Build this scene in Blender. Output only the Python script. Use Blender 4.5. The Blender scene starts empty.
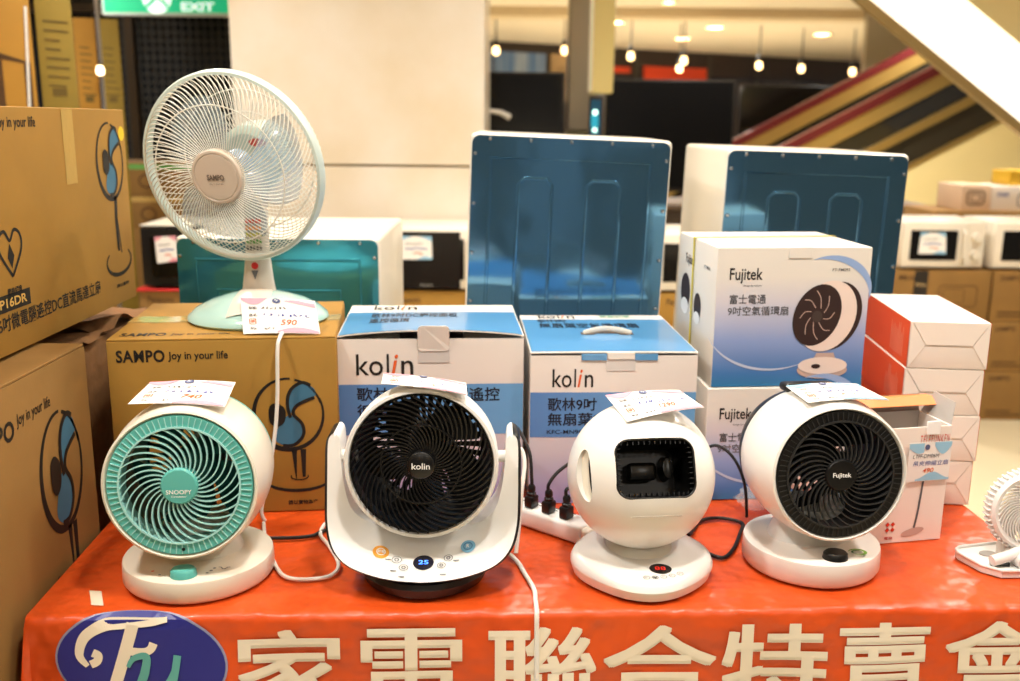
import bpy, bmesh, math, random
from math import sin, cos, pi, radians as R, sqrt, hypot, atan2
from mathutils import Vector, Matrix, noise

random.seed(7)
S = bpy.context.scene
C = S.collection

# ------------------------------------------------------------------ camera
cam_data = bpy.data.cameras.new('camera')
cam = bpy.data.objects.new('camera', cam_data)
C.objects.link(cam)
S.camera = cam
cam_data.sensor_width = 36.0
cam_data.lens = 980.0 * 36.0 / 1020.0
cam_data.clip_start = 0.05
cam_data.clip_end = 100
cam.matrix_world = Matrix.Translation((0, 0, 1.385)) @ Matrix.Rotation(R(90 - 12.6), 4, 'X') @ Matrix.Rotation(R(0.54), 4, 'Z')
cam_data.dof.use_dof = True
cam_data.dof.focus_distance = 1.36
cam_data.dof.aperture_fstop = 3.8

# ------------------------------------------------------------------ world (rest of the bright store) and exposure
W = bpy.data.worlds.new('store_light')
S.world = W
W.use_nodes = True
W.node_tree.nodes['Background'].inputs[0].default_value = (1.0, 0.97, 0.94, 1)
W.node_tree.nodes['Background'].inputs[1].default_value = 0.25
S.view_settings.view_transform = 'Standard'
S.view_settings.look = 'None'
S.view_settings.gamma = 1
S.view_settings.use_curve_mapping = False
S.view_settings.exposure = -0.1

CEIL = 2.6
LAMP_W = 13.2
LAMP_COL = (1.0, 0.965, 0.905)
LAMPS = [(-0.95, 0.8, 1.35, 'over the left front of the sale table'), (0.15, 0.75, 1.35, 'over the middle front of the sale table'), (1.3, 0.8, 1.2, 'over the right front of the sale table'),
         (-1.15, 1.95, 0.8, 'over the brown cartons at left'), (0.15, 2.1, 0.8, 'over the white and blue cartons'), (1.45, 1.95, 0.8, 'over the aisle right of the table'),
         (-1.2, 3.2, 1.5, 'over the left microwave'), (0.4, 3.2, 1.5, 'over the gap between the blue panels'), (1.9, 3.4, 2.2, 'before the right-hand microwave stacks'),
         (3.2, 5.2, 3, 'over the foot of the near escalator'), (1.2, 5.5, 2.5, 'before the televisions'), (-0.4, -1.2, 0.8, 'over the aisle left of the camera'), (1.2, -1.2, 0.8, 'over the aisle right of the camera'),
         (-2.6, 3.4, 2, 'over the tall cartons at far left'), (-3.0, 6.3, 2, 'before the dark glass wall'), (2.4, 7.6, 4, 'added before the nearer escalator to brighten the far hall'), (0.6, 8.6, 4, 'added beyond the steel column to brighten the far hall'),
         (-0.8, 10.2, 4, 'added far behind the stone pillar to brighten the far hall'), (4.0, 9.0, 5, 'added over the escalators to brighten the far hall'), (1.6, 10.6, 5, 'added before the lowered ceiling edge to brighten the far hall')]  # far-hall lamps are added, unseen, to brighten the background


# ------------------------------------------------------------------ materials
def lin(c):
    return tuple(((v / 255) / 12.92 if v / 255 <= 0.04045 else ((v / 255 + 0.055) / 1.055) ** 2.4) for v in c) + (1.0,)


MATS = {}


def mat(name, col, rough=0.5, metal=0.0, coat=0.0, bump=None, var=None, emit=0.0, alpha=1.0, trans=0.0, stretch=None, ior=1.45, spec=0.5):
    if name in MATS:
        return MATS[name]
    m = bpy.data.materials.new(name)
    m.use_nodes = True
    nt = m.node_tree
    b = nt.nodes['Principled BSDF']
    b.inputs['Base Color'].default_value = lin(col)
    b.inputs['Roughness'].default_value = rough
    b.inputs['Metallic'].default_value = metal
    b.inputs['Coat Weight'].default_value = coat
    b.inputs['IOR'].default_value = ior
    b.inputs['Specular IOR Level'].default_value = spec
    b.inputs['Alpha'].default_value = alpha
    b.inputs['Transmission Weight'].default_value = trans
    if emit:
        b.inputs['Emission Color'].default_value = lin(col)
        b.inputs['Emission Strength'].default_value = emit
    tc = None
    if bump or var:
        tc = nt.nodes.new('ShaderNodeTexCoord')
        mp = nt.nodes.new('ShaderNodeMapping')
        nt.links.new(tc.outputs['Object'], mp.inputs[0])
        if stretch:
            mp.inputs['Scale'].default_value = stretch
    if var:
        n = nt.nodes.new('ShaderNodeTexNoise')
        n.inputs['Scale'].default_value = var[0]
        n.inputs['Detail'].default_value = 6
        nt.links.new(mp.outputs[0], n.inputs[0])
        mx = nt.nodes.new('ShaderNodeMix')
        mx.data_type = 'RGBA'
        c2 = lin(var[2]) if len(var) > 2 else tuple(x * (1 - var[1]) for x in lin(col)[:3]) + (1,)
        mx.inputs[6].default_value = lin(col)
        mx.inputs[7].default_value = c2
        rp = nt.nodes.new('ShaderNodeMapRange')
        rp.inputs[1].default_value = 0.38
        rp.inputs[2].default_value = 0.68
        nt.links.new(n.outputs[0], rp.inputs[0])
        nt.links.new(rp.outputs[0], mx.inputs[0])
        nt.links.new(mx.outputs[2], b.inputs['Base Color'])
    if bump:
        n = nt.nodes.new('ShaderNodeTexNoise')
        n.inputs['Scale'].default_value = bump[0]
        n.inputs['Detail'].default_value = 3
        nt.links.new(mp.outputs[0], n.inputs[0])
        bp = nt.nodes.new('ShaderNodeBump')
        bp.inputs['Strength'].default_value = bump[1]
        bp.inputs['Distance'].default_value = bump[2] if len(bump) > 2 else 0.01
        nt.links.new(n.outputs[0], bp.inputs['Height'])
        nt.links.new(bp.outputs[0], b.inputs['Normal'])
    MATS[name] = m
    return m


def ramp_mat(name, stops, axis=2, rough=0.35, coat=0.0):
    """print whose colour runs along one axis of the object's own bounding box"""
    m = bpy.data.materials.new(name)
    m.use_nodes = True
    nt = m.node_tree
    b = nt.nodes['Principled BSDF']
    b.inputs['Roughness'].default_value = rough
    b.inputs['Coat Weight'].default_value = coat
    tc = nt.nodes.new('ShaderNodeTexCoord')
    sp = nt.nodes.new('ShaderNodeSeparateXYZ')
    rp = nt.nodes.new('ShaderNodeValToRGB')
    nt.links.new(tc.outputs['Generated'], sp.inputs[0])
    nt.links.new(sp.outputs[axis], rp.inputs[0])
    nt.links.new(rp.outputs[0], b.inputs['Base Color'])
    e = rp.color_ramp.elements
    while len(e) < len(stops):
        e.new(0.5)
    for k, (p, c) in enumerate(stops):
        e[k].position = p
        e[k].color = lin(c)
    return m


WHITE = mat('white_gloss_plastic', (236, 233, 226), 0.28, coat=0.25)
WHITE2 = mat('white_satin_plastic', (234, 232, 227), 0.38)
CREAM = mat('cream_plastic', (232, 224, 206), 0.32, coat=0.2)
BLACK = mat('black_plastic', (17, 16, 16), 0.32)
BLACKM = mat('black_matte', (12, 12, 12), 0.6)
DARKGREY = mat('dark_grey_plastic', (44, 43, 42), 0.4)
TEAL = mat('teal_plastic', (94, 182, 172), 0.34)
TEALD = mat('dark_teal_plastic', (28, 96, 90), 0.4)
TEALL = mat('pale_teal_plastic', (164, 218, 212), 0.3)
CARD = mat('brown_cardboard', (162, 120, 45), 0.75, var=(9, 0.1), bump=(60, 0.12, 0.002))
CARD2 = mat('tan_cardboard', (146, 108, 54), 0.8, var=(7, 0.12), bump=(50, 0.15, 0.002))
CARDD = mat('worn_cardboard', (140, 98, 56), 0.85, var=(14, 0.25), bump=(26, 0.6, 0.008))
TAPE = mat('clear_tape', (205, 170, 100), 0.12, coat=0.6, bump=(60, 0.3, 0.004))
INK = mat('black_ink', (26, 20, 16), 0.6)
INKB = mat('blue_ink', (40, 66, 150), 0.6)
INKO = mat('orange_ink', (226, 96, 36), 0.6)
INKG = mat('grey_ink', (92, 92, 96), 0.6)
PRBLUE = mat('fan_print_blue', (62, 112, 140), 0.6)
PAPER = mat('white_carton_paper', (232, 226, 216), 0.42, coat=0.1)
PAPERB = mat('blue_carton_print', (84, 146, 196), 0.3, coat=0.3)
PRWHITE = mat('white_print', (245, 243, 240), 0.5)
ORANGE = mat('orange_carton_print', (230, 84, 30), 0.45)
ORANGE2 = mat('light_orange_card', (240, 140, 80), 0.5)
STEEL = mat('steel', (200, 200, 200), 0.25, 1.0)
DARKWIRE = mat('black_cable', (20, 19, 18), 0.45)
WIRE = mat('white_cable', (232, 228, 218), 0.4)


# ------------------------------------------------------------------ mesh helpers
class G:
    def __init__(s):
        s.v = []
        s.f = []

    def add(s, vs, fs):
        o = len(s.v)
        s.v += [Vector(p) for p in vs]
        s.f += [[i + o for i in f] for f in fs]
        return s

    def box(s, a, b):
        x0, y0, z0 = a
        x1, y1, z1 = b
        return s.add([(x0, y0, z0), (x1, y0, z0), (x1, y1, z0), (x0, y1, z0), (x0, y0, z1), (x1, y0, z1), (x1, y1, z1), (x0, y1, z1)],
                     [(3, 2, 1, 0), (4, 5, 6, 7), (0, 1, 5, 4), (1, 2, 6, 5), (2, 3, 7, 6), (3, 0, 4, 7)])

    def bbox(s, a, b, r=0.004, seg=2):
        bm = bmesh.new()
        bmesh.ops.create_cube(bm, size=1)
        for v in bm.verts:
            v.co = Vector([(a[k] + b[k]) / 2 + v.co[k] * (b[k] - a[k]) for k in range(3)])
        bmesh.ops.bevel(bm, geom=bm.edges[:], offset=r, segments=seg, affect='EDGES', profile=0.5)
        bm.verts.index_update()
        s.add([v.co.copy() for v in bm.verts], [[v.index for v in f.verts] for f in bm.faces])
        bm.free()
        return s

    def tube(s, pts, r, n=8, closed=False, caps=True, flat=1.0):
        pts = [Vector(p) for p in pts]
        N = len(pts)
        rr = r if callable(r) else (lambda t: r)
        ref = None
        vs = []
        fs = []
        for i in range(N):
            if closed:
                t = (pts[(i + 1) % N] - pts[i - 1])
            else:
                t = pts[min(i + 1, N - 1)] - pts[max(i - 1, 0)]
            if t.length < 1e-9:
                t = Vector((0, 0, 1))
            t.normalize()
            if ref is None:
                ref = Vector((0, 0, 1)) if abs(t.z) < 0.9 else Vector((1, 0, 0))
            a = (ref - t * ref.dot(t))
            if a.length < 1e-6:
                a = t.orthogonal()
            a.normalize()
            ref = a
            b = t.cross(a)
            q = rr(i / max(1, N - 1))
            for k in range(n):
                w = 2 * pi * k / n
                vs.append(pts[i] + a * (q * cos(w)) + b * (q * sin(w) * flat))
        M = N if closed else N - 1
        for i in range(M):
            j = (i + 1) % N
            for k in range(n):
                l = (k + 1) % n
                fs.append((i * n + k, i * n + l, j * n + l, j * n + k))
        if not closed and caps:
            fs.append(tuple(range(n))[::-1])
            fs.append(tuple((N - 1) * n + k for k in range(n)))
        return s.add(vs, fs)

    def lathe(s, prof, n=48, axis='Z', closed=False, sx=1.0, sy=1.0):
        """prof: (radius, height) pairs"""
        vs = []
        fs = []
        m = len(prof)
        for (r, h) in prof:
            for k in range(n):
                w = 2 * pi * k / n
                if axis == 'Z':
                    vs.append((r * cos(w) * sx, r * sin(w) * sy, h))
                else:
                    vs.append((r * cos(w) * sx, h, r * sin(w) * sy))
        rng = range(m) if closed else range(m - 1)
        for i in rng:
            j = (i + 1) % m
            for k in range(n):
                l = (k + 1) % n
                fs.append((i * n + k, i * n + l, j * n + l, j * n + k) if axis == 'Z' else (i * n + l, i * n + k, j * n + k, j * n + l))
        if not closed:
            if prof[0][0] > 1e-6:
                fs.append(tuple(range(n))[::-1])
            if prof[-1][0] > 1e-6:
                fs.append(tuple((m - 1) * n + k for k in range(n)))
        return s.add(vs, fs)

    def prism(s, poly, y0, y1):
        """poly in (x, z), extruded along y"""
        n = len(poly)
        vs = [(p[0], y0, p[1]) for p in poly] + [(p[0], y1, p[1]) for p in poly]
        fs = [tuple(range(n)), tuple(range(2 * n - 1, n - 1, -1))]
        for i in range(n):
            j = (i + 1) % n
            fs.append((j, i, n + i, n + j))
        return s.add(vs, fs)

    def prismz(s, poly, z0, z1):
        n = len(poly)
        vs = [(p[0], p[1], z0) for p in poly] + [(p[0], p[1], z1) for p in poly]
        fs = [tuple(range(n))[::-1], tuple(range(n, 2 * n))]
        for i in range(n):
            j = (i + 1) % n
            fs.append((i, j, n + j, n + i))
        return s.add(vs, fs)

    def xf(s, M):
        s.v = [M @ p for p in s.v]
        return s


def link(o, parent=None, ml=None):
    C.objects.link(o)
    if parent is not None:
        o.parent = parent
    if ml is not None:
        o.matrix_local = ml
    return o


def build(name, g, material, parent=None, smooth=True, ml=None, kind=None, label=None, fix=True):
    me = bpy.data.meshes.new(name)
    me.from_pydata([tuple(p) for p in g.v], [], [tuple(f) for f in g.f])
    if fix:
        bm = bmesh.new()
        bm.from_mesh(me)
        bmesh.ops.remove_doubles(bm, verts=bm.verts, dist=1e-6)
        bmesh.ops.recalc_face_normals(bm, faces=bm.faces)
        bm.to_mesh(me)
        bm.free()
    me.materials.append(material)
    if smooth:
        me.polygons.foreach_set('use_smooth', [True] * len(me.polygons))
        me.set_sharp_from_angle(angle=R(38))
    me.update()
    o = bpy.data.objects.new(name, me)
    link(o, parent, ml)
    if kind:
        o['kind'] = kind
    if label:
        o['label'] = label
    return o


def share(o, parent, ml):
    c = o.copy()
    return link(c, parent, ml)


def thing(name, label, cat, loc=(0, 0, 0), yaw=0.0, group=None, roll=0.0):
    o = bpy.data.objects.new(name, None)
    o.empty_display_size = 0.05
    C.objects.link(o)
    o.matrix_world = Matrix.Translation(loc) @ Matrix.Rotation(R(yaw), 4, 'Z') @ Matrix.Rotation(R(roll), 4, 'Y')
    o['label'] = label
    o['category'] = cat
    if group:
        o['group'] = group
    return o


def tag(o, label, cat, group=None):
    o['label'] = label
    o['category'] = cat
    if group:
        o['group'] = group
    return o


def struct(name, g, m, smooth=False, label=None):
    o = build(name, g, m, smooth=smooth)
    o['kind'] = 'structure'
    if label:
        o['label'] = label
    return o


def cat_rom(pts, n=8, closed=False):
    P = [Vector(p) for p in pts]
    N = len(P)
    out = []
    rng = N if closed else N - 1
    for i in range(rng):
        if closed:
            a, b, c, d = P[i - 1], P[i], P[(i + 1) % N], P[(i + 2) % N]
        else:
            a, b, c, d = P[max(i - 1, 0)], P[i], P[i + 1], P[min(i + 2, N - 1)]
        for k in range(n):
            t = k / n
            out.append(0.5 * ((2 * b) + (c - a) * t + (2 * a - 5 * b + 4 * c - d) * t * t + (3 * b - a - 3 * c + d) * t ** 3))
    if not closed:
        out.append(P[-1])
    return out


# ------------------------------------------------------------------ flat print (2-D shapes laid on a surface function)
_cv = bpy.data.curves.new('type_setter', 'FONT')
_co = bpy.data.objects.new('type_setter', _cv)


def glyphs(body, bold=0.0, shear=0.0, spacing=1.0):
    _cv.body = body
    _cv.offset = bold
    _cv.shear = shear
    _cv.space_character = spacing
    _cv.resolution_u = 3
    me = bpy.data.meshes.new_from_object(_co)
    vs = [(v.co.x, v.co.y) for v in me.vertices]
    fs = [tuple(p.vertices) for p in me.polygons]
    bpy.data.meshes.remove(me)
    x0 = min(p[0] for p in vs); x1 = max(p[0] for p in vs)
    y0 = min(p[1] for p in vs); y1 = max(p[1] for p in vs)
    return vs, fs, (x0, y0, x1, y1)


def laid(name, vs, fs, fn, m, parent, ml=None, kind=None, label=None):
    g = G().add([fn(*p) for p in vs], fs)
    return build(name, g, m, parent, smooth=False, ml=ml, fix=False, kind=kind, label=label)


def text(parent, body, u0, v0, u1, v1, fn, m, bold=0.0, shear=0.0, name='printed_lettering', spacing=1.0, cuts=None, rot=0.0):
    vs, fs, (x0, y0, x1, y1) = glyphs(body, bold, shear, spacing)
    vs = [(u0 + (x - x0) / (x1 - x0) * (u1 - u0), v0 + (y - y0) / (y1 - y0) * (v1 - v0)) for x, y in vs]
    if rot:
        cu, cv = (u0 + u1) / 2, (v0 + v1) / 2
        vs = [(cu + (u - cu) * cos(rot) - (v - cv) * sin(rot), cv + (u - cu) * sin(rot) + (v - cv) * cos(rot)) for u, v in vs]
    if cuts:
        bm = bmesh.new()
        bv = [bm.verts.new((p[0], p[1], 0)) for p in vs]
        for f in fs:
            try:
                bm.faces.new([bv[i] for i in f])
            except ValueError:
                pass
        k = math.floor(u0 / cuts)
        while k * cuts < u1:
            bmesh.ops.bisect_plane(bm, geom=bm.verts[:] + bm.edges[:] + bm.faces[:], plane_co=(k * cuts, 0, 0), plane_no=(1, 0, 0))
            k += 1
        k = math.floor(v0 / cuts)
        while k * cuts < v1:
            bmesh.ops.bisect_plane(bm, geom=bm.verts[:] + bm.edges[:] + bm.faces[:], plane_co=(0, k * cuts, 0), plane_no=(0, 1, 0))
            k += 1
        bm.verts.index_update()
        vs = [(v.co.x, v.co.y) for v in bm.verts]
        fs = [tuple(v.index for v in f.verts) for f in bm.faces]
        bm.free()
    return laid(name, vs, fs, fn, m, parent)


def ribbon(pts, w, closed=False):
    """2-D stroke as quads; w a number or a function of 0..1"""
    P = [Vector((p[0], p[1])) for p in pts]
    N = len(P)
    vs = []
    fs = []
    ww = w if callable(w) else (lambda t: w)
    for i in range(N):
        a = P[i - 1] if (closed or i > 0) else P[i]
        b = P[(i + 1) % N] if (closed or i < N - 1) else P[i]
        t = (b - a)
        if t.length < 1e-9:
            t = Vector((1, 0))
        t.normalize()
        nrm = Vector((-t.y, t.x))
        h = ww(i / max(1, N - 1)) / 2
        vs += [tuple(P[i] + nrm * h), tuple(P[i] - nrm * h)]
    for i in range(N if closed else N - 1):
        j = (i + 1) % N
        fs.append((2 * i, 2 * i + 1, 2 * j + 1, 2 * j))
    return vs, fs


def stroke(parent, pts, w, fn, m, name='printed_line', closed=False, smooth=6):
    if smooth:
        q = cat_rom([(p[0], p[1], 0) for p in pts], smooth, closed)
        pts = [(p.x, p.y) for p in q]
    vs, fs = ribbon(pts, w, closed)
    return laid(name, vs, fs, fn, m, parent)


def ell(cu, cv, ru, rv, n=32, a0=0.0, a1=2 * pi, rot=0.0):
    out = []
    for k in range(n):
        a = a0 + (a1 - a0) * k / (n if abs(a1 - a0 - 2 * pi) < 1e-6 else n - 1)
        x, y = ru * cos(a), rv * sin(a)
        out.append((cu + x * cos(rot) - y * sin(rot), cv + x * sin(rot) + y * cos(rot)))
    return out


def fill(parent, poly, fn, m, name='printed_shape', label=None):
    return laid(name, poly, [tuple(range(len(poly)))], fn, m, parent, label=label)


def fillgrid(parent, u0, v0, u1, v1, fn, m, name, nu=1, nv=1):
    vs = [(u0 + (u1 - u0) * i / nu, v0 + (v1 - v0) * j / nv) for j in range(nv + 1) for i in range(nu + 1)]
    fs = [(j * (nu + 1) + i, j * (nu + 1) + i + 1, (j + 1) * (nu + 1) + i + 1, (j + 1) * (nu + 1) + i) for j in range(nv) for i in range(nu)]
    return laid(name, vs, fs, fn, m, parent)


def face(w, d, h, side, e=0.0006):
    """(u, v) measured from the lower left corner of that face of a box w x d x h standing on its base centre"""
    if side == 'front':
        return lambda u, v: Vector((u - w / 2, -d / 2 - e, v))
    if side == 'right':
        return lambda u, v: Vector((w / 2 + e, u - d / 2, v))
    if side == 'left':
        return lambda u, v: Vector((-w / 2 - e, d / 2 - u, v))
    if side == 'top':
        return lambda u, v: Vector((u - w / 2, v - d / 2, h + e))


def box_at(fl, w, d, yaw):
    """base centre of a box whose front left corner stands at fl"""
    a = R(yaw)
    return (fl[0] + cos(a) * w / 2 - sin(a) * d / 2, fl[1] + sin(a) * w / 2 + cos(a) * d / 2)
# ================================================================== the setting
TT = 0.75
FLOOR_M = mat('cream_floor_tile', (226, 212, 178), 0.22, var=(0.8, 0.06))
CEIL_M = mat('white_ceiling', (238, 226, 206), 0.7)
STONE = mat('cream_stone', (226, 217, 202), 0.3, coat=0.15, var=(2.2, 0.0, (216, 200, 172)))
struct('floor', G().box((-9, -6, -0.1), (12, 24, 0)), FLOOR_M)
struct('ceiling', G().box((-9, -6, CEIL), (12, 24, CEIL + 0.15)), CEIL_M)
# lowered edge in the far ceiling
struct('trim_1', G().box((-1.5, 11.1, 2.50), (6.0, 11.5, CEIL)), mat('ceiling_edge', (222, 202, 168), 0.6), label='lowered tan edge across the far ceiling')

# dark blocks added behind the camera, only to shape the film panels' reflections
g = G()
for (x0, x1, z1) in ((-5.0, -2.1, 1.9), (-1.5, -0.55, 1.5), (-0.35, 0.1, 1.75), (0.55, 1.5, 1.35), (1.9, 4.5, 1.8)):
    g.box((x0, -3.4, 0), (x1, -3.0, z1))
struct('reflection_blocks', g, mat('dark_reflection_block', (92, 90, 90), 0.6), label='dark blocks added behind the camera for the film panel reflections')

# far shop front
BW = mat('dark_shopfront', (58, 46, 40), 0.35)
g = G()
a, b = Vector((-6.0, 12.4, 0)), Vector((11.0, 22.6, 0))
dirv = (b - a).normalized(); nv = Vector((dirv.y, -dirv.x, 0))
g.add([a, b, b + Vector((0, 0, CEIL)), a + Vector((0, 0, CEIL)), a - nv * .2, b - nv * .2, b - nv * .2 + Vector((0, 0, CEIL)), a - nv * .2 + Vector((0, 0, CEIL))],
      [(0, 1, 2, 3), (4, 7, 6, 5), (0, 4, 5, 1), (3, 2, 6, 7), (0, 3, 7, 4), (1, 5, 6, 2)])
wall_far = struct('wall_far', g, BW, label='dark shopfront wall across the back of the store')


def wfn(s, z, e=0.03):
    return a + dirv * s + nv * e + Vector((0, 0, z))


def wall_panel(name, s0, s1, z0, z1, m, label=None):
    vs = [wfn(s0, z0), wfn(s1, z0), wfn(s1, z1), wfn(s0, z1), wfn(s0, z0, 0), wfn(s1, z0, 0), wfn(s1, z1, 0), wfn(s0, z1, 0)]
    o = build(name, G().add(vs, [(0, 1, 2, 3), (0, 4, 5, 1), (1, 5, 6, 2), (2, 6, 7, 3), (3, 7, 4, 0)]), m, wall_far, smooth=False)
    if label:
        o['label'] = label
    return o


POSTER_B = mat('blue_poster', (70, 112, 170), 0.5, var=(2.5, 0.0, (150, 165, 190)), stretch=(3, 3, .2))
POSTER_R = mat('red_shop_sign', (222, 72, 36), 0.5)
POSTER_G = mat('green_shop_sign', (60, 150, 96), 0.5)
SHOPWALL = mat('shop_cream_panel', (190, 160, 120), 0.5, var=(3, .4))
GLASSD = mat('dark_shop_glass', (70, 66, 70), 0.15, var=(1.2, .5))
for (s0, s1, z0, z1, m) in [(5.55, 5.85, 1.9, 2.4, POSTER_G), (5.9, 7.6, 1.7, 2.45, POSTER_B), (7.7, 8.6, 1.7, 2.45, SHOPWALL),
                            (8.9, 9.3, 2.2, 2.3, POSTER_R), (9.6, 11.0, 2.05, 2.33, POSTER_R), (9.75, 10.9, 1.7, 2.05, SHOPWALL),
                            (8.8, 9.6, 1.7, 2.15, GLASSD), (11.1, 14.0, 1.7, 2.2, GLASSD)]:
    wall_panel('shop_panel', s0, s1, z0, z1, m)
for s in (6.6, 8.65, 9.4, 11.05, 12.2, 13.3):
    wall_panel('shop_mullion', s, s + 0.06, 1.4, CEIL, mat('mullion_grey', (70, 64, 58), 0.4))

# left dark glass wall with wire mesh blind
DG = mat('dark_glass', (24, 24, 24), 0.12, spec=0.6)
g = G().box((-4.2, 7.6, 0), (-1.2, 7.68, CEIL))
wall_left = struct('wall_left', g, DG, label='dark glass wall behind the exit sign')
MESHM = mat('blind_mesh', (50, 47, 42), 0.6)
g = G()
for k in range(34):
    x = -3.45 + k * 0.055
    g.box((x, 7.585, 0.6), (x + 0.012, 7.597, 2.15))
for k in range(26):
    z = 0.62 + k * 0.06
    g.box((-3.45, 7.58, z), (-1.6, 7.588, z + 0.012))
build('wire_mesh_blind', g, MESHM, wall_left, smooth=False, kind='stuff', label='fine dark mesh behind the glass')
build('head_rail', G().box((-4.2, 7.5, 2.14), (-1.2, 7.6, 2.2)), mat('bronze_rail', (74, 60, 44), 0.35, 0.6), wall_left, smooth=False)
build('window_post', G().box((-2.86, 7.52, 0), (-2.80, 7.6, 2.14)), mat('bronze_rail', (74, 60, 44)), wall_left, smooth=False)
struct('wall_far_left', G().box((-9, 7.6, 0), (-4.2, 7.75, CEIL)), mat('tan_wall', (150, 126, 92), 0.6))

# pillar clad in stone
pil = struct('pillar', G().box((-1.135, 4.17, 0), (-0.13, 5.15, CEIL)), mat('pillar_joint', (168, 146, 108), 0.7), label='square cream stone pillar behind the goods')
for (z0, z1) in ((0.0, 0.32), (0.327, 1.194), (1.204, 2.07), (2.08, CEIL)):
    build('stone_panel', G().bbox((-1.15, 4.15, z0), (-0.116, 4.17, z1), 0.003, 1), STONE, pil, smooth=False)
    build('stone_panel', G().bbox((-0.132, 4.171, z0), (-0.115, 5.15, z1), 0.003, 1), STONE, pil, smooth=False)
    build('stone_panel', G().bbox((-1.151, 4.171, z0), (-1.134, 5.15, z1), 0.003, 1), STONE, pil, smooth=False)

# mirror-steel column
g = G().bbox((0.37, 6.7, 1.33), (0.67, 7.0, CEIL), 0.01, 2)
col = struct('pillar_steel', g, mat('brushed_steel', (176, 168, 152), 0.28, 0.9), label='brushed steel column behind the televisions')
build('column_base', G().bbox((0.36, 6.69, 0.0), (0.68, 7.01, 1.325), 0.01, 2), mat('olive_column_base', (92, 84, 50), 0.5), col)


# ------------------------------------------------------------------ downlights
LENS = mat('lamp_lens', (255, 226, 180), 0.4, emit=8.0)
RING = mat('lamp_ring', (230, 224, 214), 0.35)
proto_ring = None


def downlight(x, y, label, power=None, rad=0.075):
    t = thing('downlight', label, 'downlight', (x, y, CEIL), 0, 'recessed ceiling downlights')
    g = G().lathe([(rad * 0.8, -0.001), (rad * 0.8, -0.012), (rad * 1.1, -0.012), (rad * 1.15, -0.004), (rad * 1.15, -0.0005)], 24)
    build('trim_ring', g, RING, t)
    build('lens', G().lathe([(0.0, -0.006), (rad * 0.8, -0.006)], 24), LENS, t, smooth=False)
    if power:
        ld = bpy.data.lights.new('downlight_lamp', 'AREA')
        ld.shape = 'DISK'
        ld.size = 0.17
        ld.energy = power
        ld.color = LAMP_COL
        ld.spread = R(150)
        lo = bpy.data.objects.new('downlight_lamp', ld)
        link(lo, t, Matrix.Translation((0, 0, -0.016)))
    return t


for (x, y, f, where) in LAMPS:
    downlight(x, y, 'round recessed ceiling downlight ' + where, LAMP_W * f)
for (x, y, l) in [(2.61, 13.25, 'bright round downlight in the far ceiling right of the hanging sign'), (4.26, 14.1, 'bright far ceiling downlight left of the sloping escalator'),
                  (2.49, 15.0, 'dim far ceiling downlight, the deepest of the row'), (1.26, 12.7, 'small far ceiling downlight beside the hanging sign')]:
    downlight(x, y, l, 60, 0.14)

# pendant bulbs in the far shopfront
BULB = mat('bulb_glow', (255, 214, 150), 0.4, emit=7.0)
for k, (x, y, z, wh) in enumerate([(-0.2, 12.2, 2.20, 'leftmost, beside the stone pillar'), (0.62, 12.2, 2.21, 'left of the steel column'), (1.45, 12.5, 2.17, 'just right of the hanging sign'),
                               (2.12, 12.6, 2.13, 'upper of the pair by the red sign'), (2.12, 12.9, 2.05, 'lower of the pair by the red sign'), (3.15, 13.0, 2.10, 'right of the red sign'),
                               (3.75, 13.2, 2.08, 'halfway between red sign and escalator'), (4.45, 13.3, 2.05, 'nearest the escalator glass')]):
    t = thing('spot_lamp', 'glowing warm bulb hanging before the far shopfront, ' + wh, 'lamp', (x, y, z), 0, 'bulbs before the far shopfront')
    build('bulb', G().lathe([(0, -0.04), (0.024, -0.034), (0.038, -0.014), (0.04, 0.006), (0.032, 0.04), (0.03, 0.06)], 16), BULB, t)
    build('socket', G().lathe([(0.033, 0.055), (0.033, 0.10), (0.01, 0.15)], 12), DARKGREY, t)
    build('cord', G().tube([(0, 0, 0.14), (0, 0, CEIL - z)], 0.008, 6), DARKGREY, t)


# exit sign
ex = thing('exit_sign', 'green illuminated EXIT sign above the dark glass wall', 'exit sign', (-2.10, 6.85, 2.05))
EXG = mat('exit_green', (22, 168, 116), 0.5, emit=0.75)
EXW = mat('exit_white', (226, 246, 238), 0.5, emit=0.9)
build('sign_box', G().bbox((-0.63, -0.03, 0), (0.45, 0.03, 0.34), 0.008, 2), mat('exit_case', (210, 222, 216), 0.4), ex)
efn = lambda u, v: Vector((u, -0.0312, v))
efn2 = lambda u, v: Vector((u, -0.0322, v))
fillgrid(ex, -0.615, 0.018, 0.435, 0.325, efn, EXG, 'green_face')
text(ex, 'EXIT', -0.10, 0.030, 0.12, 0.085, efn2, EXW, 0.03)
text(ex, '安全出口', -0.14, 0.11, 0.14, 0.20, efn2, EXW, 0.02)
fill(ex, ell(-0.26, 0.13, 0.10, 0.12, 24), efn2, EXW, 'running_figure_panel')
efn3 = lambda u, v: Vector((u, -0.033, v))
stroke(ex, [(-0.34, 0.05), (-0.29, 0.09), (-0.26, 0.14), (-0.24, 0.2)], 0.022, efn3, EXG, 'figure_stroke')
stroke(ex, [(-0.27, 0.12), (-0.22, 0.09), (-0.19, 0.05)], 0.02, efn3, EXG, 'figure_stroke')
stroke(ex, [(-0.32, 0.17), (-0.26, 0.19), (-0.20, 0.16)], 0.018, efn3, EXG, 'figure_stroke')
for x in (-0.3, 0.3):
    build('hanger', G().tube([(x, 0, 0.33), (x, 0, CEIL - 2.06)], 0.008, 8), DARKGREY, ex)

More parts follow.
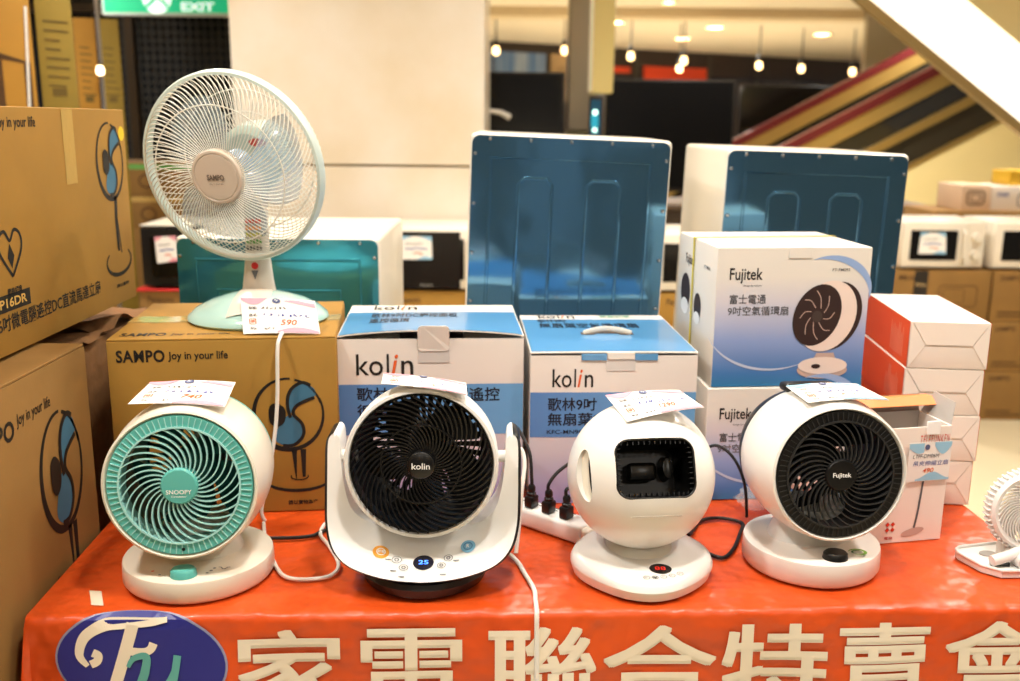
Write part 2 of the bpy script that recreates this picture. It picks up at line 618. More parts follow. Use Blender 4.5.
# ------------------------------------------------------------------ escalators
GOLD = mat('gold_trim', (182, 152, 88), 0.28, 0.75)
HAND = mat('red_handrail', (84, 20, 22), 0.3)
ESGLASS = mat('escalator_dark_glass', (38, 34, 26), 0.08, spec=0.7)
CLAD = mat('cream_cladding', (236, 218, 160), 0.45)


def esc_point(x0, z0, y, ang):
    ca, sa = cos(R(ang)), sin(R(ang))
    return lambda s, n, dy: Vector((x0 + s * ca - n * sa, y + dy, z0 + s * sa + n * ca))


def slab(P, s0, s1, n0, n1, y0, y1):
    vs = [P(s, n, y) for y in (y0, y1) for (s, n) in ((s0, n0), (s1, n0), (s1, n1), (s0, n1))]
    return G().add(vs, [(0, 1, 2, 3), (7, 6, 5, 4), (4, 5, 1, 0), (5, 6, 2, 1), (6, 7, 3, 2), (7, 4, 0, 3)])


for (x0, z0, y, lab) in ((2.236, 1.232, 9.6, 'rear escalator with dark red handrail and gold trim rising right'), (2.42, 1.231, 8.4, 'nearer escalator with dark red handrail and gold trim above cream cladding')):
    t = thing('escalator', lab, 'escalator', (x0, y, 0), 0, 'escalators rising to the right')
    P = esc_point(0, z0, 0, 28.3)
    build('handrail', slab(P, -2.0, 5.2, -0.02, 0.055, -0.05, 0.05), HAND, t)
    build('gold_band', slab(P, -2.0, 5.2, -0.14, -0.02, -0.035, 0.035), GOLD, t)
    build('glass_panel', slab(P, -2.0, 5.2, -0.30, -0.14, -0.012, 0.012), ESGLASS, t, smooth=False)
    build('skirt', slab(P, -2.0, 5.2, -0.37, -0.30, -0.06, 0.06), GOLD, t)
    build('step_side', slab(P, -2.0, 5.2, -0.58, -0.37, -0.02, 0.02), mat('escalator_step_side', (44, 38, 26), 0.4), t, smooth=False)
    build('lower_trim', slab(P, -2.0, 5.2, -0.62, -0.58, -0.06, 0.06), GOLD, t)
    if y < 9:
        vs = [P(-2.0, -0.62, -0.05), P(5.2, -0.62, -0.05)]
        x_a, z_a, x_b, z_b = vs[0].x, max(vs[0].z, 0.02), vs[1].x, vs[1].z
        build('cladding', G().prism([(x_a + .6, 0.0), (x_b, 0.0), (x_b, z_b), (x_a + .6, max(0.05, P(-2.0, -0.62, 0).z + .6 * math.tan(R(28.3))))], -0.055, 0.3), CLAD, t, smooth=False)
# steel-faced lift shaft panel behind the escalators
struct('wall_lift', G().box((3.80, 11.0, 1.5), (4.42, 11.1, CEIL)), mat('pale_steel_panel', (178, 172, 160), 0.3, 0.6), label='pale steel panel between the far ceiling and the escalator')

# underside of the near escalator sloping down to the right
t = thing('escalator', 'near escalator sloping down to the right with a bright white panel', 'escalator', (1.681, 5.0, 0))
P = esc_point(0, 1.975, 0, -35.6)
LITP = mat('backlit_panel', (255, 246, 226), 0.4, emit=1.5)
build('edge_trim', slab(P, -1.6, 3.2, -0.022, 0.022, -0.03, 0.012), mat('bronze_edge', (168, 142, 92), 0.35, 0.5), t)
build('lit_panel', slab(P, -1.6, 0.20, 0.022, 0.30, -0.012, 0.02), LITP, t, smooth=False)
build('lit_panel', slab(P, 0.206, 3.2, 0.022, 0.30, -0.012, 0.02), LITP, t, smooth=False)
build('upper_cladding', slab(P, -1.6, 3.2, 0.30, 1.1, -0.02, 0.03), mat('upper_cream_cladding', (222, 204, 150), 0.45), t, smooth=False)
build('upper_lens', slab(P, 0.12, 0.18, 0.42, 0.47, -0.028, -0.02), LENS, t)
build('steps_core', slab(P, -1.6, 3.2, 0.022, 0.30, 0.021, 0.03), mat('escalator_core', (120, 108, 84), 0.6), t, smooth=False)

# ------------------------------------------------------------------ televisions seen from behind the row
TVB = mat('tv_black', (20, 17, 15), 0.35)
for (x0, x1, z1, y, lab) in [(-0.55, 0.31, 1.67, 6.0, 'black television standing beside the stone pillar'), (0.555, 1.32, 1.635, 6.0, 'black television right of the hanging sign'),
                             (2.36, 3.50, 1.775, 10.5, 'large black television behind the rear escalator')]:
    w = x1 - x0
    t = thing('television', lab, 'television', ((x0 + x1) / 2, y, 0.92), 0, 'televisions on the far display counter')
    hz = z1 - 0.92
    build('screen_housing', G().bbox((-w / 2, -0.025, 0.06), (w / 2, 0.025, hz), 0.006, 2), TVB, t)
    build('screen', G().bbox((-w / 2 + 0.012, -0.029, 0.085), (w / 2 - 0.012, -0.024, hz - 0.012), 0.001, 1), mat('tv_screen', (9, 8, 8), 0.18), t)
    for s in (-1, 1):
        build('stand_leg', G().tube([(s * w * 0.32, 0, 0.07), (s * w * 0.32, -0.1, 0.008)], 0.009, 8), TVB, t)
        build('stand_leg', G().tube([(s * w * 0.32, 0, 0.07), (s * w * 0.32, 0.1, 0.008)], 0.009, 8), TVB, t)
c2 = thing('display_counter', 'dark cabinet under the large television behind the escalators', 'counter', (2.93, 10.5, 0))
build('counter_body', G().bbox((-0.7, -0.25, 0), (0.7, 0.25, 0.9), 0.004, 1), mat('counter_brown', (64, 50, 38), 0.5), c2)
build('counter_top', G().bbox((-0.72, -0.27, 0.9), (0.72, 0.27, 0.92), 0.004, 1), mat('counter_top_brown', (84, 66, 48), 0.4), c2)
cnt = thing('display_counter', 'long dark counter carrying the televisions', 'counter', (0.9, 6.05, 0))
build('counter_top', G().bbox((-1.6, -0.3, 0.885), (1.6, 0.3, 0.92), 0.004, 1), mat('counter_top_brown', (84, 66, 48), 0.4), cnt)
build('counter_body', G().bbox((-1.57, -0.27, 0), (1.57, 0.27, 0.885), 0.004, 1), mat('counter_brown', (64, 50, 38), 0.5), cnt)
# desk lamp-like arm beside pillar: small white tap shape
t = thing('swing_arm_bracket', 'small white arm poking out beside the stone pillar', 'bracket', (-0.11, 5.35, 0))
build('arm', G().tube([(-0.02, 0, 1.44), (0.05, 0, 1.43), (0.1, 0, 1.405)], lambda q: 0.010 + 0.006 * q, 10), WHITE, t)
build('upright', G().tube([(-0.02, 0, 0.0), (-0.02, 0, 1.445)], 0.012, 8), WHITE, t)

# hanging cream sign with a lit screen below
t = thing('hanging_sign', 'narrow cream box sign hanging from the ceiling', 'sign', (0.435, 5.0, 0))
build('sign_box', G().bbox((-0.048, -0.10, 1.524), (0.053, 0.10, 2.02), 0.004, 1), mat('sign_cream', (222, 206, 140), 0.45), t)
build('sign_face', G().bbox((-0.054, -0.092, 1.532), (-0.0485, 0.092, 2.012), 0.001, 1), mat('sign_face_white', (246, 238, 206), 0.4, emit=0.25), t)
build('hanger', G().tube([(0, 0, 2.02), (0, 0, CEIL)], 0.012, 8), DARKGREY, t)
t = thing('digital_screen', 'slim lit screen glowing blue under the hanging sign', 'screen', (0.435, 5.3, 0))
build('casing', G().bbox((-0.03, -0.02, 0.9), (0.045, 0.02, 1.52), 0.004, 1), mat('screen_case', (60, 44, 34), 0.4), t)
build('display', G().bbox((-0.024, -0.024, 1.30), (0.03, -0.019, 1.50), 0.001, 1), mat('blue_screen', (18, 70, 96), 0.3, emit=0.6), t)
for (u, v, r, m) in ((0, 1.435, 0.014, EXW), (0, 1.345, 0.012, EXW)):
    build('icon', G().lathe([(0, -0.026), (r, -0.026)], 16, 'Y').xf(Matrix.Translation((u, 0, v))), m, t, smooth=False)
build('glow_panel', G().box((-0.02, -0.0255, 1.36), (0.018, -0.0245, 1.42)), mat('cyan_screen', (40, 160, 190), 0.3, emit=0.8), t, smooth=False)
build('pedestal', G().bbox((-0.06, -0.05, 0), (0.07, 0.05, 0.9), 0.004, 1), DARKGREY, t)
# ================================================================== goods behind the table
FILM_B = mat('blue_film_metal', (100, 150, 184), 0.10, 0.86, bump=(2.2, 0.28, 0.03))
FILM_T = mat('teal_film_metal', (70, 160, 182), 0.10, 0.68, bump=(2.2, 0.28, 0.03))
BODYW = mat('white_enamel', (234, 227, 212), 0.3, coat=0.2)


def rrect(x0, z0, x1, z1, r, n=6):
    out = []
    for (cx, cz, a0) in ((x1 - r, z1 - r, 0), (x0 + r, z1 - r, pi / 2), (x0 + r, z0 + r, pi), (x1 - r, z0 + r, 1.5 * pi)):
        for k in range(n + 1):
            a = a0 + pi / 2 * k / n
            out.append((cx + r * cos(a), cz + r * sin(a)))
    return out


def appliance(label, loc, yaw, roll, w, d, h, film, ribs=True, group='appliances with film covered backs'):
    t = thing('dish_dryer', label, 'appliance', loc, yaw, group, roll)
    build('cabinet', G().bbox((-w / 2, 0.0, 0), (w / 2, d, h), 0.010, 4), BODYW, t)
    m = 0.004
    pn = build('back_panel', G().prism(rrect(-w / 2 + m, m, w / 2 - m, h - m, 0.016), -0.004, 0.004), film, t, smooth=False, label='metal back still under its blue film' if film is FILM_B else 'metal back still under its teal film')
    lines = []
    i = 0.042
    lines.append([(-w / 2 + i, 0.06), (-w / 2 + i, h - i - .005), (w / 2 - i, h - i - .005), (w / 2 - i, 0.06)])
    if ribs:
        for cx in (-w * 0.17, w * 0.17):
            q = w * 0.085
            top = h - 0.085
            lines.append([(cx - q, 0.07), (cx - q, top - 0.012), (cx - q + 0.012, top), (cx + q - 0.012, top), (cx + q, top - 0.012), (cx + q, 0.07)])
    else:
        lines.append([(-w * 0.30, 0.05), (-w * 0.30, h - 0.11), (w * 0.30, h - 0.11), (w * 0.30, 0.05)])
    for L in lines:
        build('pressed_rib', G().tube([(p[0], -0.004, p[1]) for p in L], 0.0035, 8, flat=0.6), film, pn)
    scr = None
    spots = [(-w / 2 + 0.04 + (w - 0.08) * k / 4, h - 0.011) for k in range(5)]
    nz = max(3, int(h / 0.11))
    for k in range(nz):
        z = h - 0.04 - (h - 0.1) * k / nz
        spots += [(-w / 2 + 0.011, z), (w / 2 - 0.011, z)]
    for (x, z) in spots:
        ml = Matrix.Translation((x, -0.004, z))
        if scr is None:
            scr = build('screw', G().lathe([(0, -0.004), (0.003, -0.0035), (0.0045, -0.001), (0.0045, 0.0015)], 10, 'Y'), STEEL, pn, ml=ml)
        else:
            share(scr, pn, ml)
    return t


appliance('tall white appliance with blue film covered metal back behind the cartons', (0.100, 2.0, TT + 0.0067), 0, 1.9, 0.405, 0.42, 0.600, FILM_B)
appliance('white appliance with blue film back at the right, its white side showing', (0.610, 2.03, TT + 0.0049), 1.5, 1.5, 0.378, 0.42, 0.577, FILM_B)
appliance('low white appliance with teal film back behind the standing fan', (-0.478, 2.0, TT), 0, 0, 0.420, 0.43, 0.40, FILM_T, ribs=False)

bt = thing('folding_table', 'rear folding table under the film-backed appliances', 'table', (0.05, 2.24, 0))
build('tabletop', G().bbox((-0.8, -0.245, TT - 0.03), (0.9, 0.3, TT - 0.0005), 0.004, 2), mat('table_white', (214, 206, 190), 0.45), bt)
for sx in (-0.7, 0.8):
    for sy in (-0.2, 0.24):
        build('leg', G().tube([(sx, sy, 0.0), (sx, sy, TT - 0.03)], 0.014, 10), DARKGREY, bt)


# ------------------------------------------------------------------ cartons in general
def carton(name, label, cat, loc, w, d, h, yaw=0, m=None, group=None, flaps=True):
    t = thing(name, label, cat, loc, yaw, group)
    build('carton_body', G().bbox((-w / 2, -d / 2, 0), (w / 2, d / 2, h), 0.0025, 2), m or CARD, t)
    return t


def scribble(n, u0, u1, v, amp, seed):
    rr = random.Random(seed)
    pts = []
    for k in range(n):
        pts.append((u0 + (u1 - u0) * k / (n - 1), v + rr.uniform(-amp, amp)))
    return pts


# ------------------------------------------------------------------ microwaves and their boxes
def mini_tag(t, u0, v0, u1, v1, fn):
    """little price sheet printed with wave border"""
    return None


def microwave(label, loc, w, d, h, body, doorw, yaw=0, knobs=True, group='microwave ovens on display'):
    t = thing('microwave_oven', label, 'microwave', loc, yaw, group)
    build('housing', G().bbox((-w / 2, -d / 2, 0.008), (w / 2, d / 2, h), 0.008, 2), body, t)
    door = build('door', G().bbox((-w / 2 + 0.004, -d / 2 - 0.016, 0.012), (-w / 2 + doorw, -d / 2 + 0.001, h - 0.006), 0.005, 2), body if body is not BODYK else BLACK, t)
    build('window', G().bbox((-w / 2 + 0.04, -d / 2 - 0.019, 0.045), (-w / 2 + doorw - 0.04, -d / 2 - 0.012, h - 0.04), 0.002, 1), mat('oven_window', (12, 10, 9), 0.12), door)
    build('door_handle', G().tube([(-w / 2 + doorw - 0.018, -d / 2 - 0.016, 0.04), (-w / 2 + doorw - 0.018, -d / 2 - 0.042, 0.06), (-w / 2 + doorw - 0.018, -d / 2 - 0.042, h - 0.055), (-w / 2 + doorw - 0.018, -d / 2 - 0.016, h - 0.035)], 0.008, 8), body, door)
    build('control_panel', G().bbox((-w / 2 + doorw + 0.004, -d / 2 - 0.006, 0.014), (w / 2 - 0.004, -d / 2 + 0.001, h - 0.008), 0.003, 1), body, t)
    if knobs:
        for kz in (0.32, 0.68):
            build('knob', G().lathe([(0, -0.03), (0.018, -0.028), (0.021, -0.006), (0.022, 0)], 20, 'Y').xf(Matrix.Translation(((doorw) / 2, -d / 2 - 0.005, h * kz))), body, t)
    for sx in (-1, 1):
        for sy in (-1, 1):
            build('foot', G().lathe([(0.012, 0), (0.012, 0.009)], 10).xf(Matrix.Translation((sx * (w / 2 - 0.04), sy * (d / 2 - 0.04), 0))), DARKGREY, t)
    return t


BODYK = mat('microwave_black', (22, 20, 19), 0.25)
BODYMW = mat('microwave_white', (232, 222, 204), 0.35)
PAPTAG = mat('price_sheet_paper', (244, 240, 234), 0.6)
WAVEP = mat('price_sheet_pink', (234, 156, 170), 0.6)
WAVEB = mat('price_sheet_sky', (150, 196, 222), 0.6)
BROWNK = mat('brown_print', (84, 56, 26), 0.7)
MWB = []


def mw_box(label, x, y, z, w=0.46, d=0.40, h=0.24, brand='SAMPO', group='microwave cartons', m=CARD2, yaw=0):
    t = carton('microwave_carton', label, 'carton', (x, y, z), w, d, h, yaw, m, group)
    fn = face(w, d, h, 'front')
    text(t, brand, 0.03, h - 0.045, 0.13, h - 0.02, fn, BROWNK, 0.02)
    for k in range(2):
        stroke(t, [(0.03, 0.045 - k * 0.018), (0.03 + (0.12 if k == 0 else 0.17), 0.045 - k * 0.018)], 0.007, fn, BROWNK, smooth=0)
    # line drawing of the oven
    stroke(t, [(p[0], p[1]) for p in rrect(0.22, 0.07, 0.40, 0.17, 0.02)], 0.004, fn, BROWNK, closed=True, smooth=0)
    stroke(t, [(p[0], p[1]) for p in rrect(0.24, 0.085, 0.34, 0.155, 0.012)], 0.003, fn, BROWNK, closed=True, smooth=0)
    return t


# right-hand stacks
for r in range(3):
    z = r * 0.2415
    pos = ('lowest', 'middle', 'topmost')[r]
    mw_box('tan microwave carton behind the orange cartons, %s of its stack' % pos, 2.018, 4.74, z, brand='Midea')
    mw_box('tan microwave carton at the right picture edge, %s of its stack' % pos, 2.492, 4.74, z)
mb = [o for o in C.objects if o.name.startswith('microwave_carton') and o.parent is None]
top = [o for o in mb if 'behind the orange' in o['label'] and 'topmost' in o['label']][0]
fillgrid(top, 0.10, 0.0, 0.165, 0.241, face(0.46, 0.40, 0.2412, 'front', 0.0008), mat('black_label_strip', (40, 34, 28), 0.5), 'black_strip')
text(top, 'Midea', 0.108, 0.165, 0.158, 0.185, face(0.46, 0.40, 0.24, 'front', 0.0014), mat('tan_print', (190, 160, 110), 0.6), 0.01)
ZS = 3 * 0.2415
m1 = microwave('white microwave oven with two knobs and price sheet on the right stack', (2.018, 4.74, ZS), 0.395, 0.33, 0.225, BODYMW, 0.30)
m2 = microwave('black-windowed microwave oven at the right picture edge', (2.46, 4.74, ZS), 0.42, 0.33, 0.225, BODYMW, 0.40)


def price_sheet(label, corners, warm=True, group='price sheets on the microwaves'):
    """plain little sheet on an oven door: corners TL TR BR BL in world space"""
    TL, TR, BR, BL = [Vector(c) for c in corners]
    n = (TR - TL).cross(BL - TL).normalized()
    if n.y > 0:
        n = -n

    def fn(u, v, e=0.0):
        return (BL * (1 - u) + BR * u) * (1 - v) + (TL * (1 - u) + TR * u) * v + n * e
    t = thing('price_sheet', label, 'price sheet', tuple((BL + BR) / 2), 0, group)
    off = -Vector(t.location)
    f0 = lambda u, v: fn(u, v, 0.0008) + off
    g = G().add([fn(u, v, e) + off for e in (0.0, 0.0008) for (u, v) in ((0, 0), (1, 0), (1, 1), (0, 1))], [(3, 2, 1, 0), (4, 5, 6, 7), (0, 1, 5, 4), (1, 2, 6, 5), (2, 3, 7, 6), (3, 0, 4, 7)])
    build('paper', g, PAPTAG, t, smooth=False)
    f1 = lambda u, v: fn(u, v, 0.0014) + off
    wv = WAVEP if warm else WAVEB
    fill(t, [(0, 1), (0, 0.82), (0.2, 0.9), (0.4, 1.0)], f1, wv, 'wave_print')
    fill(t, [(1, 1), (1, 0.78), (0.8, 0.9), (0.6, 1.0)], f1, wv, 'wave_print')
    fill(t, [(0.5, 0.0), (0.75, 0.16), (1, 0.1), (1, 0)], f1, wv, 'wave_print')
    stroke(t, scribble(14, 0.15, 0.7, 0.68, 0.03, 3), 0.035, f1, INKG, 'handwriting', smooth=0)
    stroke(t, scribble(14, 0.15, 0.85, 0.48, 0.03, 4), 0.05, f1, INKB, 'handwriting', smooth=0)
    stroke(t, scribble(8, 0.4, 0.7, 0.26, 0.05, 5), 0.05, f1, INKO, 'handwriting', smooth=0)
    return t


yd = 4.74 - 0.165 - 0.0195
price_sheet('wavy bordered price sheet on the white microwave window at right', [(1.905, yd, ZS + 0.175), (2.02, yd, ZS + 0.175), (2.03, yd, ZS + 0.075), (1.9, yd, ZS + 0.075)], False)

# boxes stacked behind those microwaves
t = carton('carton', 'tall plain carton behind the right-hand microwaves', 'carton', (2.56, 5.35, 0), 0.7, 0.4, 0.949, 0, CARD2)
t = carton('toaster_carton', 'pale printed carton standing above the right microwaves', 'carton', (2.445, 5.35, 0.95), 0.155, 0.3, 0.13, 0, mat('pinkish_carton', (206, 176, 146), 0.6), 'pale cartons above the right microwaves')
f = face(0.155, 0.3, 0.13, 'front')
stroke(t, rrect(0.03, 0.03, 0.12, 0.10, 0.02), 0.008, f, BROWNK, closed=True, smooth=0)
stroke(t, rrect(0.05, 0.045, 0.10, 0.085, 0.012), 0.006, f, BROWNK, closed=True, smooth=0)
t = carton('toaster_carton', 'whitish carton with dark print at the right edge above the microwaves', 'carton', (2.70, 5.36, 0.95), 0.34, 0.3, 0.125, 0, mat('whitish_carton', (222, 210, 196), 0.6), 'pale cartons above the right microwaves')
f = face(0.34, 0.3, 0.125, 'front')
text(t, 'oven', 0.03, 0.07, 0.09, 0.095, f, INKB, 0.01)
stroke(t, rrect(0.14, 0.02, 0.25, 0.09, 0.02), 0.006, f, INKG, closed=True, smooth=0)
carton('carton', 'small yellow carton at the right picture edge atop the pale cartons', 'carton', (2.74, 5.36, 1.0755), 0.2, 0.2, 0.08, 0, mat('yellow_carton', (206, 164, 40), 0.5))

# row behind the appliances, in front of the pillar
for (x, wh) in ((-0.27, 'below the black microwave before the pillar'), (0.75, 'in the gap between the two blue panels')):
    for r in range(3):
        mw_box('brown microwave carton %s, %s of its stack' % (wh, ('lowest', 'middle', 'topmost')[r]), x, 3.95, r * 0.2455, 0.42 if x < 0 else 0.34, 0.36, 0.244, brand='Panasonic', m=CARD)
ZR = 3 * 0.2455
m3 = microwave('black-fronted microwave oven standing before the stone pillar', (-0.25, 3.95, ZR), 0.42, 0.34, 0.245, BODYMW, 0.32, knobs=False)
yd = 3.95 - 0.17 - 0.0196
fillgrid(m3, -0.206, 0.012, 0.055, 0.232, lambda u, v: Vector((u, -0.1898, v)), BODYK, 'black_door_glass')
text(m3, 'Panasonic', -0.1, 0.022, -0.05, 0.03, lambda u, v: Vector((u, -0.191, v)), mat('silver_print', (170, 166, 158), 0.4), 0.01)
price_sheet('small price sheet on the black microwave before the pillar', [(-0.425, yd - .0012, ZR + 0.215), (-0.305, yd - .0012, ZR + 0.215), (-0.303, yd - .0012, ZR + 0.125), (-0.425, yd - .0012, ZR + 0.125)], False)
m4 = microwave('white microwave oven glimpsed between the two blue panels', (0.72, 3.95, ZR), 0.34, 0.33, 0.235, BODYMW, 0.25)
# left black microwave
for r in range(3):
    mw_box('brown microwave carton under the left black microwave, %s of its stack' % ('lowest', 'middle', 'topmost')[r], -1.19, 3.88, r * 0.2465, 0.46, 0.36, 0.2455, brand='Panasonic')
ZL = 3 * 0.2465 + 0.008
g = G().bbox((-0.24, -0.19, 0), (0.24, 0.19, 0.008), 0.003, 1)
rc = build('red_shelf_mat', g, mat('red_sheet', (206, 36, 34), 0.5), None)
rc.location = (-1.19, 3.88, 3 * 0.2465)
tag(rc, 'red sheet under the left black microwave', 'sheet')
m5 = microwave('black microwave oven with price sheet left of the teal-backed appliance', (-1.19, 3.88, ZL), 0.43, 0.34, 0.238, BODYK, 0.34, knobs=False)
build('top_cover', G().bbox((-0.217, -0.172, 0.2385), (0.217, 0.172, 0.243), 0.002, 1), BODYMW, m5)
yd = 3.88 - 0.17 - 0.0196
price_sheet('pinkish price sheet on the left black microwave', [(-1.345, yd, ZL + 0.2), (-1.265, yd, ZL + 0.205), (-1.26, yd, ZL + 0.11), (-1.34, yd, ZL + 0.10)], True)

# cartons stacked behind it
for k, (z, h, lab) in enumerate([(0, 0.5, 'lowest'), (0.5, 0.36, 'second from the floor'), (0.86, 0.16, 'third from the floor'), (1.02, 0.155, 'topmost, with green tape')]):
    t = carton('carton', 'brown carton left of the pillar behind the left microwave, ' + lab, 'carton', (-1.74, 4.95, z), 0.62, 0.4, h, 0, CARD2, 'cartons left of the pillar')
    if k > 1:
        fillgrid(t, 0.0, h - 0.03, 0.62, h - 0.006, face(0.62, 0.4, h, 'front'), mat('green_tape', (112, 176, 92), 0.3) if k == 3 else TAPE, 'tape_strip')
        stroke(t, ell(0.30, h * 0.45, 0.035, 0.03, 20), 0.008, face(0.62, 0.4, h, 'front', 0.0012), BROWNK, closed=True, smooth=0)

# tall fan cartons at far left
OLIVE = mat('olive_print_carton', (138, 114, 34), 0.7, var=(6, 0.1))
OLINK = mat('faded_brown_print', (104, 84, 30), 0.7)
TALL = mat('amber_cardboard', (170, 122, 34), 0.7, var=(5, 0.12))
for (x0, x1, y, m, lab, seed) in [(-1.88, -1.500, 3.2, TALL, 'tall amber carton with outlined boxes printed on it, at the far left', 1),
                                  (-1.494, -1.395, 3.2, OLIVE, 'tall olive carton with printed columns beside the amber one', 2),
                                  (-1.875, -1.795, 4.4, TALL, 'tall narrow amber carton beyond the bright gap at left', 3),
                                  (-1.788, -1.708, 4.4, OLIVE, 'tall narrow olive carton beside the dark glass', 4)]:
    yw = 24
    w = (x1 - x0) * 1.06
    zt = 2.05 if y < 4 else 1.80
    yo = ((x0 + x1) / 2 - (-1.5 if y < 4 else -1.79)) * math.tan(R(24))
    t = carton('tall_carton', lab, 'carton', ((x0 + x1) / 2 - 0.06 * sin(R(yw)), y + yo + 0.06 * cos(R(yw)), 0), w, 0.12, zt, yw, m, 'tall cartons at the far left')
    fn = face(w, 0.12, zt, 'front')
    rr = random.Random(seed)
    if seed == 1:
        stroke(t, [(w - 0.2, 0.9), (w - 0.2, 1.55), (w - 0.1, 1.57), (w - 0.02, 1.55), (w - 0.02, 0.9)], 0.02, fn, BROWNK, smooth=0)
        stroke(t, [(w - 0.1, 0.9), (w - 0.1, 1.57)], 0.02, fn, BROWNK, smooth=0)
        stroke(t, [(w - 0.105, 1.4), (w - 0.085, 1.2), (w - 0.095, 1.0)], 0.02, fn, INKG)
        stroke(t, [(w - 0.01, 1.72), (w - 0.03, 1.3)], 0.008, face(w, 0.12, zt, 'front', 0.002), PRWHITE, 'packing_strap', smooth=0)
    else:
        for k in range(8):
            z = zt - 0.10 - k * 0.028 - (0.27 if y < 4 else 0.02)
            stroke(t, [(w * 0.2, z), (w * rr.uniform(0.6, 0.9), z - 0.004)], 0.007, fn, OLINK, smooth=0)
        fillgrid(t, w * 0.35, 1.36, w * 0.75, 1.41, fn, OLINK, 'bar_code')
        fillgrid(t, w * 0.3, 1.45, w * 0.7, 1.475, fn, OLINK, 'bar_code')
t = thing('upright_post', 'bright steel post between the tall cartons at left', 'post', (-2.02, 4.55, 0))
build('post', G().tube([(0, 0, 0), (0, 0, CEIL)], 0.022, 12), STEEL, t)
build('lamp_head', G().bbox((-0.035, -0.06, 1.56), (0.035, -0.022, 1.60), 0.004, 1), LENS, t)
t = thing('floor_lamp', 'slim post with a small bright lamp before the olive carton', 'lamp', (-1.755, 4.33, 0))
build('pole', G().tube([(0, 0, 0), (0, 0, 1.95)], 0.009, 10), STEEL, t)
build('lamp_head', G().lathe([(0, -0.02), (0.014, -0.015), (0.016, 0.0), (0.012, 0.018), (0, 0.02)], 12).xf(Matrix.Translation((0, -0.012, 1.58))), LENS, t)
# ================================================================== sale table and its printed cover
TW, TD = 1.42, 0.74
TYAW = 2.5
FL = Vector((-0.625, 1.176, 0))
tb = thing('folding_table', 'front folding table under the orange printed cover', 'table', (FL.x, FL.y, 0), TYAW)
build('tabletop', G().bbox((0.004, 0.004, TT - 0.03), (TW - 0.004, TD - 0.004, TT - 0.0025), 0.003, 1), mat('table_brown', (120, 92, 60), 0.5), tb)
for sx in (0.08, TW - 0.08):
    for sy in (0.08, TD - 0.08):
        build('leg', G().tube([(sx, sy, 0), (sx, sy, TT - 0.03)], 0.014, 10), DARKGREY, tb)


def clothP(s, t, e=0.0):
    a = -s if s < 0 else (s - TW if s > TW else 0.0)
    sa = -1 if s < 0 else 1
    b = -t if t < 0 else 0.0
    px, py = min(max(s, 0), TW), max(t, 0)
    r = hypot(a, b)
    if r < 1e-9:
        n = noise.noise(Vector((s * 9, t * 9, 0.3)))
        return Vector((s, t, e - 0.0014 + 0.0010 * n * min(1, 30 * max(0, min(t, s, TW - s)))))
    d = Vector((sa * a, -b, 0)) / r
    Rb = 0.012
    arc = Rb * pi / 2
    if r < arc:
        an = r / Rb
        out, dn = Rb * sin(an), Rb * (1 - cos(an))
        no = d * sin(an) + Vector((0, 0, cos(an)))
    else:
        q = r - arc
        corner = min(1.0, 1.4 * min(a, b) / max(r, 1e-6))
        wave = (0.006 * sin(13 * (s + 0.6 * t)) + 0.004 * sin(29 * s + 1.0) + 0.005 * sin(7 * t + 2)) * min(1, q * 8)
        fl = 0.05 + 0.45 * corner
        out, dn = Rb + q * fl + wave, Rb + q * sqrt(1 - min(0.9, fl) ** 2)
        no = d
    p = Vector((px, py, -0.0014 - dn)) + d * out + no * e
    if s < 0:
        p.x = max(p.x, -0.0065 - 0.0004 * r)     # squeezed against the cartons
    return p


REDCLOTH = mat('orange_vinyl_banner', (214, 82, 26), 0.36, coat=0.12, bump=(8, 0.6, 0.05), var=(3, 0.0, (208, 74, 22)))
cl = thing('table_cover', 'glossy orange-red vinyl banner draped over the sale table', 'table cover', (FL.x, FL.y, TT), TYAW)
ss = [-0.42 + 0.42 * k / 22 for k in range(22)] + [-0.018, -0.012, -0.006] + [TW * k / 80 for k in range(81)] + [TW + 0.006, TW + 0.012, TW + 0.018] + [TW + 0.42 * k / 22 for k in range(1, 23)]
tv = [-0.55 + 0.53 * k / 30 for k in range(30)] + [-0.02, -0.016, -0.012, -0.008, -0.004] + [TD * k / 44 for k in range(45)]
ss = sorted(set(round(x, 5) for x in ss)); tv = sorted(set(round(x, 5) for x in tv))
g = G()
ns = len(ss)
g.add([clothP(s, t) for t in tv for s in ss], [(j * ns + i, j * ns + i + 1, (j + 1) * ns + i + 1, (j + 1) * ns + i) for j in range(len(tv) - 1) for i in range(ns - 1)])
sh = build('sheet', g, REDCLOTH, cl, fix=False)
BANW = mat('banner_white_print', (240, 228, 204), 0.4, var=(5, 0.06))
fb = lambda u, v: clothP(u, v, 0.0012)
fb2 = lambda u, v: clothP(u, v, 0.002)
fb3 = lambda u, v: clothP(u, v, 0.0028)


